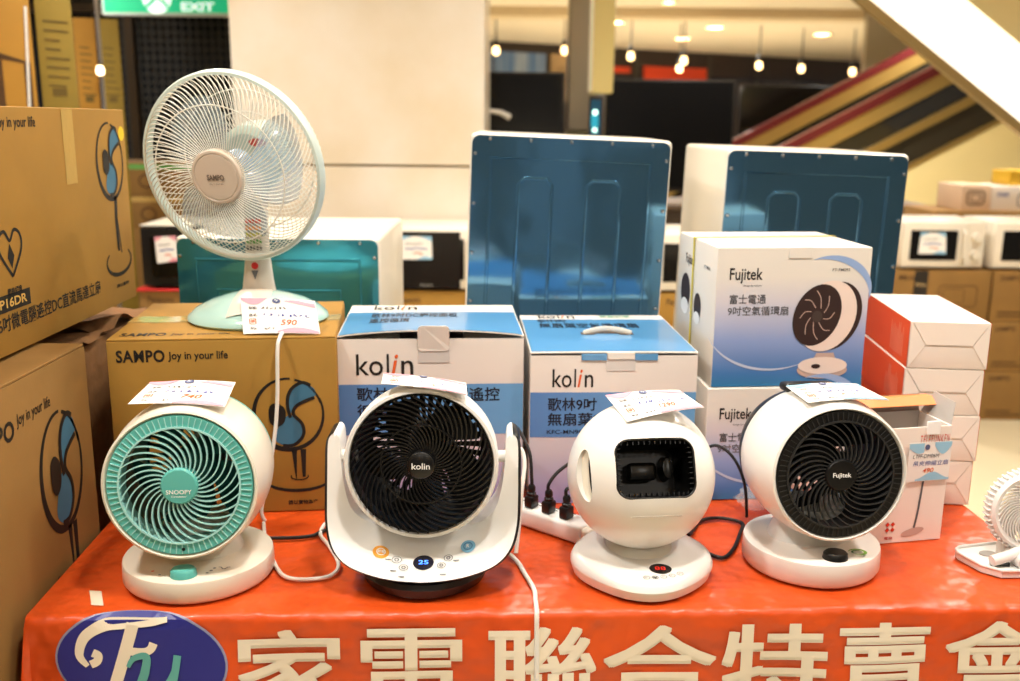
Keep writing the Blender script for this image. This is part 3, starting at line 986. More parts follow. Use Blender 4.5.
def lift_text(body, u0, v0, u1, v1, m, fat, lay):
    """heavy brush-like character: the glyph laid down in a ring of tiny offsets, cut to follow the drape"""
    vs, fs, (x0, y0, x1, y1) = glyphs(body)
    bm = bmesh.new()
    for k in range(9):
        du, dv = (((k % 3) - 1) * fat, ((k // 3) - 1) * fat * 0.75)
        bv = [bm.verts.new((u0 + (x - x0) / (x1 - x0) * (u1 - u0) + du, v0 + (y - y0) / (y1 - y0) * (v1 - v0) + dv, 0.00012 * k)) for x, y in vs]
        for f in fs:
            try:
                bm.faces.new([bv[i] for i in f])
            except ValueError:
                pass
    for ax, lo, hi in ((0, u0, u1), (1, v0, v1)):
        k = math.ceil(lo / 0.02)
        while k * 0.02 < hi:
            co = [0, 0, 0]; no = [0, 0, 0]
            co[ax] = k * 0.02; no[ax] = 1
            bmesh.ops.bisect_plane(bm, geom=bm.verts[:] + bm.edges[:] + bm.faces[:], plane_co=co, plane_no=no)
            k += 1
    bm.verts.index_update()
    g = G().add([clothP(q.co.x, q.co.y, 0.0012 + q.co.z) for q in bm.verts], [tuple(q.index for q in fc.verts) for fc in bm.faces])
    bm.free()
    return build('printed_character', g, m, cl, smooth=False, fix=False)


# heavy characters; pitch from the photograph's spacing along the front edge
CH = '家電聯合特賣會'
cx = [(0.266, 0.410), (0.430, 0.571), (0.598, 0.745), (0.754, 0.908), (0.915, 1.059), (1.071, 1.204), (1.222, 1.370)]
for c, (x0, x1) in zip(CH, cx):
    lift_text(c, x0 + 0.003, -0.148, x1 - 0.003, -0.029, BANW, 0.0027, fb)
# oval logo
LOGOB = mat('logo_blue', (44, 46, 128), 0.35)
LOGOE = mat('logo_grey_edge', (150, 150, 176), 0.35)


def bigfill(poly, lay, m, name):
    """filled shape cut fine enough to follow the drape"""
    bm = bmesh.new()
    bm.faces.new([bm.verts.new((p[0], p[1], 0)) for p in poly])
    us = [p[0] for p in poly]; vs_ = [p[1] for p in poly]
    for ax, lo, hi in ((0, min(us), max(us)), (1, min(vs_), max(vs_))):
        k = math.ceil(lo / 0.012)
        while k * 0.012 < hi:
            co = [0, 0, 0]; no = [0, 0, 0]
            co[ax] = k * 0.012; no[ax] = 1
            bmesh.ops.bisect_plane(bm, geom=bm.verts[:] + bm.edges[:] + bm.faces[:], plane_co=co, plane_no=no)
            k += 1
    bm.verts.index_update()
    v = [(q.co.x, q.co.y) for q in bm.verts]
    f = [tuple(q.index for q in fc.verts) for fc in bm.faces]
    bm.free()
    return laid(name, v, f, lay, m, cl)


LU, LV = 0.145, -0.068
bigfill(ell(LU, LV, 0.112, 0.072, 48, rot=-0.10), fb, LOGOE, 'logo_oval_edge')
bigfill(ell(LU, LV, 0.109, 0.069, 48, rot=-0.10), fb2, LOGOB, 'logo_oval')
TEALP = mat('logo_teal', (96, 170, 160), 0.4)


def cstroke(pts, w, lay, m):
    q = cat_rom([(p[0], p[1], 0) for p in pts], 8)
    vs, fs = ribbon([(p.x, p.y) for p in q], w)
    return laid('logo_letter_stroke', vs, fs, lay, m, cl)


# script F
cstroke([(LU - 0.070, LV - 0.004), (LU - 0.080, LV + 0.012), (LU - 0.072, LV + 0.036), (LU - 0.048, LV + 0.050), (LU - 0.022, LV + 0.0525), (LU + 0.012, LV + 0.0535), (LU + 0.034, LV + 0.056)], lambda q: 0.006 + 0.009 * sin(pi * min(1, q * 1.05)), fb3, BANW)
cstroke([(LU - 0.010, LV + 0.052), (LU - 0.020, LV + 0.018), (LU - 0.032, LV - 0.02), (LU - 0.046, LV - 0.06)], 0.016, fb3, BANW)
cstroke([(LU - 0.022, LV + 0.016), (LU + 0.002, LV + 0.014), (LU + 0.012, LV + 0.018), (LU + 0.016, LV + 0.026)], 0.011, fb3, BANW)
cstroke([(LU - 0.066, LV - 0.002), (LU - 0.058, LV + 0.002), (LU - 0.056, LV + 0.010), (LU - 0.063, LV + 0.014)], 0.011, fb3, BANW)
fb4 = lambda u, v: clothP(u, v, 0.0036)
# script y
cstroke([(LU - 0.018, LV - 0.006), (LU - 0.010, LV + 0.006), (LU + 0.006, LV + 0.008), (LU + 0.004, LV - 0.012), (LU - 0.002, LV - 0.034), (LU + 0.012, LV - 0.044), (LU + 0.03, LV - 0.034), (LU + 0.043, LV - 0.01), (LU + 0.047, LV + 0.010)], lambda q: 0.005 + 0.007 * sin(pi * q), fb4, TEALP)
cstroke([(LU + 0.047, LV + 0.010), (LU + 0.042, LV - 0.02), (LU + 0.034, LV - 0.05), (LU + 0.02, LV - 0.062)], 0.010, fb4, TEALP)

tp = thing('paper_scrap', 'short strip of white tape stuck on the cover near the oval logo', 'tape', (FL.x, FL.y, TT), TYAW)
q = [(0.070, 0.020), (0.087, 0.018), (0.069, 0.060), (0.052, 0.062)]
laid('tape_piece', q, [(0, 1, 2, 3)], lambda u, v: clothP(u, v, 0.001), mat('paper_tape', (226, 214, 190), 0.5), tp)


# ================================================================== cartons on the table
def fan_logo(t, fn, cu, cv, r, ink=None, gap=0.95, stand=True, squash=1.0):
    ink = ink or INK
    a0, a1 = R(90 - 12), R(90 + 360 - 32)
    stroke(t, ell(cu, cv, r * squash, r, 40, R(86), R(86 + 300)), lambda q: r * (0.05 + 0.10 * (1 - abs(2 * q - 1))), fn, ink, 'fan_outline', smooth=0)
    stroke(t, ell(cu, cv, r * squash * .98, r * .98, 14, R(18), R(78)), r * 0.06, fn, ink, 'fan_outline', smooth=0)
    k = squash
    up = [(0.0, 0.0), (0.0, 0.38), (0.15, 0.72), (0.42, 0.86), (0.74, 0.72), (0.78, 0.5), (0.5, 0.4), (0.25, 0.25)]
    lo = [(-0.05, -0.05), (0.22, -0.1), (0.42, -0.36), (0.36, -0.68), (0.1, -0.88), (-0.22, -0.86), (-0.42, -0.68), (-0.3, -0.35)]
    for b in (up, lo):
        P = [(p.x, p.y) for p in cat_rom([(cu + x * r * k, cv + y * r, 0) for x, y in b], 5, True)]
        fill(t, P, fn, PRBLUE, 'fan_blade_print')
    f2 = lambda u, v: fn(u, v) + (fn(0, 0) - fn_base(fn)) * 0.0
    stroke(t, [(cu + x * r * k, cv + y * r) for x, y in [(0.05, -0.1), (-0.02, 0.2), (0.0, 0.5), (0.14, 0.74), (0.42, 0.88), (0.66, 0.80)]], r * 0.09, lambda u, v: lift(fn, u, v), ink, 'fan_outline')
    stroke(t, [(cu + x * r * k, cv + y * r) for x, y in [(0.76, 0.46), (0.48, 0.36), (0.22, 0.22), (0.14, 0.0), (0.38, -0.28), (0.40, -0.6), (0.14, -0.86), (-0.2, -0.88)]], r * 0.09, lambda u, v: lift(fn, u, v), ink, 'fan_outline')
    fill(t, [(p.x, p.y) for p in cat_rom([(cu + x * r * k, cv + y * r, 0) for x, y in [(-0.55, 0.2), (-0.35, 0.32), (-0.1, 0.15), (-0.12, -0.2), (-0.35, -0.35), (-0.55, -0.2)]], 5, True)], lambda u, v: lift(fn, u, v), ink, 'fan_hub_print')
    if stand:
        b = r * 0.95
        stroke(t, [(cu + 0.12 * r * k, cv - r), (cu + 0.15 * r * k, cv - r * 1.85)], lambda q: r * 0.14 * (1 - q) + 0.001, fn, ink, 'stand_print', smooth=4)
        stroke(t, [(cu + 0.38 * r * k, cv - r), (cu + 0.38 * r * k, cv - r * 1.8)], lambda q: r * 0.16 * (1 - 0.5 * q), fn, ink, 'stand_print', smooth=4)
        stroke(t, ell(cu + 0.2 * r * k, cv - r * 1.85, r * 0.95 * k, r * 0.34, 30, R(150), R(385)), lambda q: r * (0.03 + 0.06 * sin(pi * q)), fn, ink, 'stand_print', smooth=0)
        stroke(t, ell(cu + 0.25 * r * k, cv - r * 1.78, r * 0.25 * k, r * 0.1, 20, R(160), R(380)), r * 0.03, fn, ink, 'stand_print', smooth=0)


def lift(fn, u, v, e=0.0005):
    p = fn(u, v)
    n = (fn(u + 1, v) - p).cross(fn(u, v + 1) - p).normalized()
    return p + n * e


def fn_base(fn):
    return fn(0, 0)


def opened_top(t, w, d, h, m):
    """two closing flaps with a taped seam"""
    for s in (-1, 1):
        build('top_flap', G().bbox((-w / 2 + 0.001, 0.0012 if s > 0 else -d / 2 + 0.001, h), (w / 2 - 0.001, d / 2 - 0.001 if s > 0 else -0.0012, h + 0.003), 0.0008, 1), m, t)
    g = G()
    n = 16
    for k in range(n + 1):
        x = -w / 2 + w * k / n
        for y in (-0.026, 0.026):
            g.v.append(Vector((x, y + 0.003 * sin(k * 2.1), h + 0.0036 + 0.0006 * sin(k * 3.3))))
    g.f = [[2 * k, 2 * k + 2, 2 * k + 3, 2 * k + 1] for k in range(n)]
    build('packing_tape', g, TAPE, t)


# --- cardboard fan box under the standing fan
w, d, h, yaw = 0.355, 0.316, 0.293, 7.0
bx = box_at((-0.632, 1.492), w, d, yaw)
t = carton('fan_carton', 'brown cardboard fan carton under the standing fan', 'carton', (bx[0], bx[1], TT), w, d, h, yaw, CARD, 'brown fan cartons')
SBOX = t
opened_top(t, w, d, h, CARD)
fn = face(w, d, h, 'front')
text(t, 'SAMPO', 0.014, h - 0.034, 0.088, h - 0.014, fn, INK, 0.028, spacing=1.08)
text(t, 'Joy in your life', 0.093, h - 0.034, 0.185, h - 0.017, fn, INK, 0.014)
fan_logo(t, fn, 0.276, 0.168, 0.060, squash=0.92)
text(t, '請以實物為準', 0.270, 0.012, 0.318, 0.020, fn, INK, 0.02)
ft = face(w, d, h + 0.003, 'top')
text(t, 'SAMPO', 0.014, 0.022, 0.085, 0.046, ft, INK, 0.028, spacing=1.08)
text(t, 'Joy in your life', 0.092, 0.024, 0.185, 0.042, ft, INK, 0.014)
SBTOP = TT + h + 0.003

# --- upper left carton
w, d, h = 0.40, 0.86, 0.345
t = carton('fan_carton', 'large brown stand-fan carton topmost at the left picture edge', 'carton', (-0.71 - w / 2, 1.835 - d / 2, 1.0545), w, d, h, 0, CARD, 'brown fan cartons')
fr = face(w, d, h, 'right')
yb, zb = 1.835 - d, 1.0545
q = lambda Y, Z: (Y - yb, Z - zb)
text(t, 'Joy in your life', q(1.376, 0)[0], q(0, 1.366)[1], q(1.492, 0)[0], q(0, 1.386)[1], fr, INK, 0.012)
text(t, '16吋微電腦遙控DC直流馬達立扇', q(1.320, 0)[0], q(0, 1.088)[1], q(1.674, 0)[0], q(0, 1.112)[1], fr, INK, 0.014)
fillgrid(t, q(1.27, 0)[0], q(0, 1.112)[1] + .004, q(1.427, 0)[0], q(0, 1.140)[1], fr, INK, 'model_plate')
text(t, 'FP16DR', q(1.325, 0)[0], q(0, 1.1215)[1], q(1.415, 0)[0], q(0, 1.135)[1], lambda u, v: lift(fr, u, v, 0.0006), mat('tan_letter', (206, 166, 84), 0.7), 0.02)
cu, cv = q(1.757, 1.310)
fan_logo(t, fr, cu, cv, 0.066, stand=False, squash=0.85)
stroke(t, [(cu + 0.012, cv - 0.062), (cu + 0.008, cv - 0.11), (cu + 0.01, cv - 0.16)], lambda k: 0.014 - 0.006 * k, fr, INK, 'stand_print')
stroke(t, [(cu + 0.012, cv - 0.10), (cu + 0.022, cv - 0.165)], 0.004, fr, INK, 'stand_print')
stroke(t, ell(cu + 0.008, cv - 0.178, 0.055, 0.024, 28, R(140), R(400)), lambda k: 0.003 + 0.004 * sin(pi * k), fr, INK, 'stand_print', smooth=0)
cu, cv = q(1.383, 1.198)
stroke(t, [(cu, cv - 0.035), (cu - 0.030, cv + 0.0), (cu - 0.030, cv + 0.022), (cu - 0.014, cv + 0.03), (cu, cv + 0.016), (cu + 0.014, cv + 0.03), (cu + 0.030, cv + 0.022), (cu + 0.030, cv), (cu, cv - 0.035)], 0.005, fr, INK, 'heart_print')
fill(t, [(cu, cv - 0.024), (cu - 0.01, cv - 0.008), (cu - 0.002, cv + 0.012), (cu + 0.009, cv - 0.006)], fr, INK, 'flame_print')
text(t, '節能標章', cu - 0.02, cv - 0.062, cu + 0.022, cv - 0.05, fr, INK, 0.02)
text(t, '請以實物', q(1.745, 0)[0], 0.03, q(1.80, 0)[0], 0.037, fr, INK, 0.02)
fill(t, ell(q(1.816, 0)[0], q(0, 1.357)[1], 0.013, 0.013, 20), fr, mat('yellow_sticker', (230, 196, 40), 0.5), 'round_yellow_sticker', label='round yellow sticker')
fillgrid(t, q(1.58, 0)[0], q(0, 1.28)[1], q(1.62, 0)[0], h - 0.002, fr, TAPE, 'tape_strip')

# --- lower left carton and the worn one behind it
w, d, h = 0.41, 0.72, 0.64
t = carton('fan_carton', 'large brown fan carton beside the left table edge', 'carton', (-0.649 - w / 2, 1.456 - d / 2, 0.405), w, d, h, 0, CARD2, 'brown fan cartons')
for s in (0, 1):
    x0, x1 = (-w / 2 + .001, -0.001) if s == 0 else (0.001, w / 2 - 0.001)
    build('top_flap', G().bbox((x0, -d / 2 + .001, h), (x1, d / 2 - .001, h + 0.004), 0.001, 1), CARD2, t)
fr = face(w, d, h, 'right')
yb, zb = 1.456 - d, 0.405
text(t, 'SAMPO', 1.112 - yb, 0.972 - zb, 1.226 - yb, 1.000 - zb, fr, INK, 0.028, spacing=1.08)
text(t, 'Joy in your life', 1.234 - yb, 0.982 - zb, 1.33 - yb, 1.003 - zb, fr, INK, 0.012)
fan_logo(t, fr, 1.347 - yb, 0.885 - zb, 0.088, squash=0.72)
carton('fan_carton', 'brown carton on the floor beside the left table end', 'carton', (-0.649 - w / 2, 1.456 - d / 2, 0.0), w, d, 0.404, 0, CARD2, 'brown fan cartons')

w, d, h = 0.36, 0.44, 0.60
t = carton('fan_carton', 'worn brown carton with torn rumpled flaps behind the left cartons', 'carton', (-0.725 - w / 2, 1.475 + d / 2, 0.405), w, d, h, 0, CARDD, 'brown fan cartons')
rr = random.Random(5)
for (x0, x1, y0, y1, z) in [(-w / 2, w / 2 + 0.01, -d / 2, -0.01, 0.0), (-w / 2, w / 2 + 0.012, 0.01, d / 2, 0.003)]:
    g = G()
    nx, ny = 14, 10
    for j in range(ny + 1):
        for i in range(nx + 1):
            u, v = i / nx, j / ny
            k = noise.noise(Vector((u * 4 + z * 900, v * 4, 1.7)))
            g.v.append(Vector((x0 + (x1 - x0) * u, y0 + (y1 - y0) * v, h + 0.012 + z + 0.014 * k + (0.012 * (u > 0.9) * (k - .3)))))
    g.f = [[j * (nx + 1) + i, j * (nx + 1) + i + 1, (j + 1) * (nx + 1) + i + 1, (j + 1) * (nx + 1) + i] for j in range(ny) for i in range(nx)]
    build('torn_flap', g, CARDD, t)
carton('fan_carton', 'plain brown carton on the floor under the worn carton', 'carton', (-0.70 - w / 2, 1.475 + d / 2, 0.0), w, d, 0.404, 0, CARD2, 'brown fan cartons')

# --- white and blue cartons
KSIDE = mat('carton_side_white', (214, 207, 200), 0.45)
KLOW = ramp_mat('white_to_lavender_print', [(0.0, (132, 138, 190)), (0.35, (196, 190, 200)), (0.8, (226, 218, 210)), (1.0, (230, 223, 214))])
KBAND = ramp_mat('blue_band_print', [(0.0, (84, 128, 186)), (1.0, (104, 160, 208))], 0)
SERIF = mat('dark_print', (22, 26, 40), 0.5)


def kolin_word(t, u0, v0, u1, v1, fn):
    W_ = u1 - u0
    hx = (v1 - v0)
    text(t, 'ko', u0, v0 - .0004, u0 + W_ * 0.47, v1, fn, INK, 0.004)
    text(t, 'l', u0 + W_ * 0.535, v0, u0 + W_ * 0.575, v1, fn, INK, 0.012)
    text(t, 'i', u0 + W_ * 0.615, v0, u0 + W_ * 0.735, v0 + hx * 0.98, fn, INKO, 0.012, 0.25, name='orange_letter')
    text(t, 'n', u0 + W_ * 0.79, v0, u1, v0 + hx * 0.69, fn, INK, 0.004)


def dieboard(w, d, h):
    """open-topped sleeve: four walls and floor, real board thickness"""
    th = 0.003
    g = G()
    g.box((-w / 2, -d / 2, 0), (w / 2, -d / 2 + th, h))
    g.box((-w / 2, d / 2 - th, 0), (w / 2, d / 2, h))
    g.box((-w / 2, -d / 2 + th, 0), (-w / 2 + th, d / 2 - th, h))
    g.box((w / 2 - th, -d / 2 + th, 0), (w / 2, d / 2 - th, h))
    g.box((-w / 2 + th, -d / 2 + th, 0), (w / 2 - th, d / 2 - th, th))
    return g


def kolin_box(label, fl, w, d, h, yaw, band, wordv, bulge):
    bx = box_at(fl, w, d, yaw)
    t = thing('fan_carton', label, 'carton', (bx[0], bx[1], TT), yaw, 'white and blue fan cartons')
    build('carton_body', dieboard(w, d, h), KSIDE, t, smooth=False)
    fn = face(w, d, h, 'front')
    fillgrid(t, 0.0005, 0.0005, w - 0.0005, h - 0.0005, face(w, d, h, 'front', 0.0003), KLOW, 'printed_front')
    fillgrid(t, 0.0005, band[0], w - 0.0005, band[1], face(w, d, h, 'front', 0.0007), KBAND, 'blue_band')
    kolin_word(t, wordv[0], wordv[2], wordv[1], wordv[3], lambda u, v: Vector((u - w / 2, -d / 2 - 0.0011, v)))
    # lid hinged at the back, its front edge bulging
    lid = lambda u, v, e=0.0: Vector((u - w / 2, v - d / 2, h + 0.0012 + e + bulge * max(0, sin(pi * u / w)) ** 0.7 * (1 - v / d) ** 1.5 + 0.002 * (1 - v / d)))
    nx, ny = 20, 14
    g = G()
    for e in (0.0, 0.002):
        g.add([lid(w * i / nx, -0.001 + d * j / ny, e) for j in range(ny + 1) for i in range(nx + 1)],
              [(j * (nx + 1) + i, j * (nx + 1) + i + 1, (j + 1) * (nx + 1) + i + 1, (j + 1) * (nx + 1) + i) for j in range(ny) for i in range(nx)])
    M_ = (nx + 1) * (ny + 1)
    for i in range(nx):
        g.f.append([i, i + 1, M_ + i + 1, M_ + i])
    for j in range(ny):
        for i in (0, nx):
            g.f.append([j * (nx + 1) + i, (j + 1) * (nx + 1) + i, M_ + (j + 1) * (nx + 1) + i, M_ + j * (nx + 1) + i])
    lo = build('lid', g, PAPER, t)
    lf = lambda u, v: lid(u, v, 0.0026)
    return t, lo, lid


w, d, h = 0.308, 0.287, 0.283
t, lo, lid = kolin_box('white and blue carton with a bulging lid behind the cradle fan', (-0.284, 1.57), w, d, h, 4.0, (0.118, 0.206), (0.030, 0.124, 0.222, 0.258), 0.010)
l2 = lambda u, v: lid(u, v, 0.0026)
fillgrid(lo, 0.002, 0.0, w - 0.002, d * 0.72, l2, PAPERB, 'blue_lid_print', 20, 12)
l3 = lambda u, v: lid(u, v, 0.0034)
kolin_word(lo, 0.045, d * 0.80, 0.125, d * 0.96, l3)
text(lo, '歌林9吋DC觸控面板', 0.045, d * 0.50, 0.20, d * 0.66, l3, SERIF, 0.01, cuts=0.02)
text(lo, '遙控循環', 0.045, d * 0.30, 0.115, d * 0.46, l3, SERIF, 0.01, cuts=0.02)
fn = lambda u, v: Vector((u - w / 2, -d / 2 - 0.0013, v))
text(t, '歌林', 0.030, 0.178, 0.084, 0.201, fn, SERIF, 0.012)
text(t, '9吋', 0.09, 0.178, 0.135, 0.201, fn, SERIF, 0.012)
text(t, '顯遙控', 0.190, 0.176, 0.268, 0.200, fn, SERIF, 0.012)
text(t, '循環扇', 0.030, 0.148, 0.112, 0.172, fn, SERIF, 0.012)
# white closing tab with the tape below it
tabm = PAPER
g = G().prism(rrect(-0.022, h - 0.020, 0.030, h + 0.024, 0.007), -d / 2 - 0.0105, -d / 2 - 0.0085)
for v in g.v:
    if v.z < h - 0.008:
        v.y += 0.0075
build('closing_tab', g, PAPER, t, smooth=False)
fillgrid(t, w / 2 - 0.022, h - 0.040, w / 2 + 0.030, h - 0.008, lambda u, v: Vector((u - w / 2, -d / 2 - 0.0016, v)), mat('clear_film_tape', (206, 200, 194), 0.15, coat=0.5), 'tape_patch')
# side dust flap showing under the lid
build('dust_flap', G().bbox((-w / 2 + 0.003, -d / 2 + 0.004, h - 0.006), (-w / 2 + 0.1, d / 2 - 0.01, h - 0.004), 0.0005, 1), PAPER, t)
build('dust_flap', G().bbox((w / 2 - 0.1, -d / 2 + 0.004, h - 0.006), (w / 2 - 0.003, d / 2 - 0.01, h - 0.004), 0.0005, 1), PAPER, t)

w, d, h = 0.279, 0.327, 0.259
t, lo, lid = kolin_box('white and blue carton with a handle slot behind the spherical fan', (0.034, 1.57), w, d, h, 2.7, (0.118, 0.196), (0.037, 0.105, 0.205, 0.236), 0.001)
l2 = lambda u, v: lid(u, v, 0.0026)
l3 = lambda u, v: lid(u, v, 0.0034)
fillgrid(lo, 0.002, 0.004, w - 0.002, d * 0.86, l2, PAPERB, 'blue_lid_print', 6, 6)
kolin_word(lo, 0.035, d * 0.885, 0.105, d * 0.985, l3)
text(lo, '節能標章', 0.155, d * 0.91, 0.215, d * 0.97, l3, mat('green_print', (60, 150, 120), 0.5), 0.02)
text(lo, '歌林9吋', 0.03, d * 0.76, 0.085, d * 0.85, l3, SERIF, 0.01)
text(lo, '無扇葉空氣循環扇', 0.03, d * 0.60, 0.215, d * 0.735, l3, SERIF, 0.01)
l4 = lambda u, v: lid(u, v, 0.0040)
fill(lo, [(0.100, d * 0.47), (0.100, d * 0.41), (0.122, d * 0.41), (0.128, d * 0.44), (0.166, d * 0.44), (0.172, d * 0.41), (0.194, d * 0.41), (0.194, d * 0.47), (0.147, d * 0.5)], l3, mat('slot_shade_print', (96, 84, 72), 0.8), 'handle_slot')  # flat patch: the dark inside of the slot is painted, not cut
build('handle_strap', G().tube([lid(0.104 + 0.086 * k / 12, d * (0.43 + 0.035 * sin(pi * k / 12)), 0.004 + 0.006 * sin(pi * k / 12)) for k in range(13)], 0.0055, 8, flat=0.35), mat('white_strap', (226, 218, 204), 0.5), lo)
fn = lambda u, v: Vector((u - w / 2, -d / 2 - 0.0013, v))
text(t, '歌林9吋', 0.030, 0.164, 0.112, 0.187, fn, SERIF, 0.012)
text(t, '無扇葉9', 0.030, 0.138, 0.118, 0.161, fn, SERIF, 0.012)
text(t, 'KFC-MN988', 0.029, 0.124, 0.095, 0.131, fn, SERIF, 0.004)
build('closing_tab', G().bbox((-0.012, -d / 2 - 0.004, h - 0.006), (0.033, -d / 2 - 0.0018, h + 0.006), 0.0008, 1), PAPER, t)
fillgrid(t, w / 2 - 0.014, h - 0.026, w / 2 + 0.035, h - 0.003, lambda u, v: Vector((u - w / 2, -d / 2 - 0.0016, v)), MATS['clear_film_tape'], 'tape_patch')
build('folded_lip', G().bbox((-0.055, -d / 2 - 0.0032, h - 0.008), (-0.013, -d / 2 - 0.0012, h + 0.003), 0.0006, 1), PAPERB, t)
build('folded_lip', G().bbox((0.034, -d / 2 - 0.0032, h - 0.008), (0.072, -d / 2 - 0.0012, h + 0.003), 0.0006, 1), PAPERB, t)

# --- white to blue cartons with a fan picture
FUF = ramp_mat('white_to_blue_print', [(0.0, (52, 120, 168)), (0.1, (74, 124, 184)), (0.34, (146, 166, 214)), (0.62, (214, 210, 218)), (0.8, (232, 226, 216)), (1.0, (232, 226, 216))])
PICW = mat('picture_white', (240, 220, 208), 0.5)
PICD = mat('picture_dark', (52, 34, 32), 0.5)
PICS = mat('picture_shade', (198, 170, 158), 0.5)
YELL = mat('yellow_strap', (226, 206, 70), 0.4)


def fuji_box(label, fl, z0, w, d, h, yaw, strap):
    bx = box_at(fl, w, d, yaw)
    t = carton('fan_carton', label, 'carton', (bx[0], bx[1], z0), w, d, h, yaw, PAPER, 'pale blue fan cartons')
    fillgrid(t, 0.001, 0.001, w - 0.001, h - 0.001, face(w, d, h, 'front', 0.0004), FUF, 'printed_front')
    fn = face(w, d, h, 'front', 0.001)
    f2 = face(w, d, h, 'front', 0.0016)
    f3 = face(w, d, h, 'front', 0.0022)
    text(t, 'Fujitek', 0.022, h - 0.060, 0.078, h - 0.034, fn, INK, 0.012)
    text(t, 'design by nature', 0.046, h - 0.0655, 0.077, h - 0.0615, fn, INKG, 0.01)
    text(t, '富士電通', 0.024, h - 0.094, 0.086, h - 0.078, fn, INKG, 0.008)
    text(t, '9吋空氣循環扇', 0.022, h - 0.114, 0.126, h - 0.098, fn, INKG, 0.008)
    text(t, 'FT-FM093', 0.197, h - 0.040, 0.227, h - 0.035, fn, INKG, 0.01)
    build('front_tuck', G().bbox((-0.012, -d / 2 - 0.0022, h - 0.018), (0.028, -d / 2 - 0.0008, h + 0.0005), 0.0005, 1), PAPER, t)
    # swoosh
    stroke(t, ell(0.10, 0.115, 0.115, 0.085, 30, R(200), R(300)), lambda q: 0.004 * sin(pi * q) + .0004, fn, mat('pale_swoosh', (196, 206, 228), 0.4), 'swoosh_print', smooth=0)
    stroke(t, ell(0.19, 0.16, 0.075, 0.06, 24, R(-10), R(110)), lambda q: 0.012 * sin(pi * q) + .0004, fn, mat('sky_swoosh', (150, 176, 220), 0.4), 'swoosh_print', smooth=0)
    # fan picture
    cu, cv = 0.180, 0.117
    fill(t, ell(cu + 0.026, cv + 0.004, 0.046, 0.060, 36, rot=-0.35), fn, PICD, 'picture_rear')
    fill(t, ell(cu + 0.014, cv + 0.004, 0.049, 0.062, 36, rot=-0.35), lambda u, v: lift(fn, u, v, 0.0004), PICW, 'picture_housing')
    fill(t, ell(cu - 0.004, cv + 0.006, 0.040, 0.054, 36, rot=-0.35), f2, PICD, 'picture_grille')
    fill(t, ell(cu - 0.004, cv + 0.004, 0.009, 0.010, 20), f3, mat('picture_hub', (70, 56, 52), 0.5), 'picture_hub')
    for k in range(8):
        a = k * pi / 4 + 0.3
        stroke(t, [(cu - 0.004 + 0.012 * cos(a), cv + 0.006 + 0.013 * sin(a)), (cu - 0.004 + 0.022 * cos(a + .3), cv + 0.006 + 0.03 * sin(a + .3)), (cu - 0.004 + 0.030 * cos(a + .6), cv + 0.006 + 0.042 * sin(a + .6))], 0.0014, f3, PICS, 'picture_rib')
    fill(t, [(cu + 0.0, 0.058), (cu + 0.03, 0.058), (cu + 0.036, 0.04), (cu - 0.008, 0.04)], f2, PICS, 'picture_neck')
    fill(t, ell(cu + 0.012, 0.028, 0.044, 0.015, 36), f2, PICS, 'picture_base')
    fill(t, ell(cu + 0.012, 0.036, 0.043, 0.015, 36), f3, PICW, 'picture_base_top')
    fill(t, ell(cu + 0.0, 0.035, 0.008, 0.004, 18), lambda u, v: lift(f3, u, v, 0.0005), PICD, 'picture_knob')
    # left side print
    fl_ = face(w, d, h, 'left')
    fl2 = lambda u, v: lift(fl_, u, v, 0.0005)
    text(t, 'Fujitek', 0.05, h - 0.055, 0.105, h - 0.032, fl_, INK, 0.012)
    text(t, 'FT-FM093', d - 0.07, h - 0.044, d - 0.035, h - 0.038, fl_, INKG, 0.01)
    for (u, v, r) in ((0.055, 0.135, 0.030), (0.135, 0.12, 0.022)):
        fill(t, ell(u, v, r, r * 1.1, 24), fl_, PICD, 'side_picture')
        fill(t, ell(u, v - r * 0.9, r * 0.8, r * 0.5, 20), fl2, PRWHITE, 'side_picture')
    if strap:
        yy = -d / 2 + 0.135
        pts = [(-w / 2 - 0.0016, yy, 0.001), (-w / 2 - 0.0016, yy, h + 0.0012), (-w / 2 + 0.001, yy, h + 0.0016), (w / 2 - 0.001, yy + 0.02, h + 0.0016), (w / 2 + 0.0016, yy + 0.02, h), (w / 2 + 0.0016, yy + 0.02, 0.001)]
        g = G()
        for p in pts:
            g.v += [Vector((p[0], p[1] - 0.005, p[2])), Vector((p[0], p[1] + 0.005, p[2]))]
        g.f = [[2 * k, 2 * k + 1, 2 * k + 3, 2 * k + 2] for k in range(len(pts) - 1)]
        build('packing_strap', g, YELL, t, smooth=False, label='yellow plastic packing strap')
    return t


hl = 0.199
fuji_box('pale blue fan carton, lower of the two stacked behind the black-grilled fan', (0.334, 1.592), TT, 0.268, 0.245, hl, 4.5, False)
fuji_box('pale blue fan carton with yellow strap, upper of the two stacked', (0.339, 1.598), TT + hl + 0.0008, 0.264, 0.235, 0.237, 5.5, True)

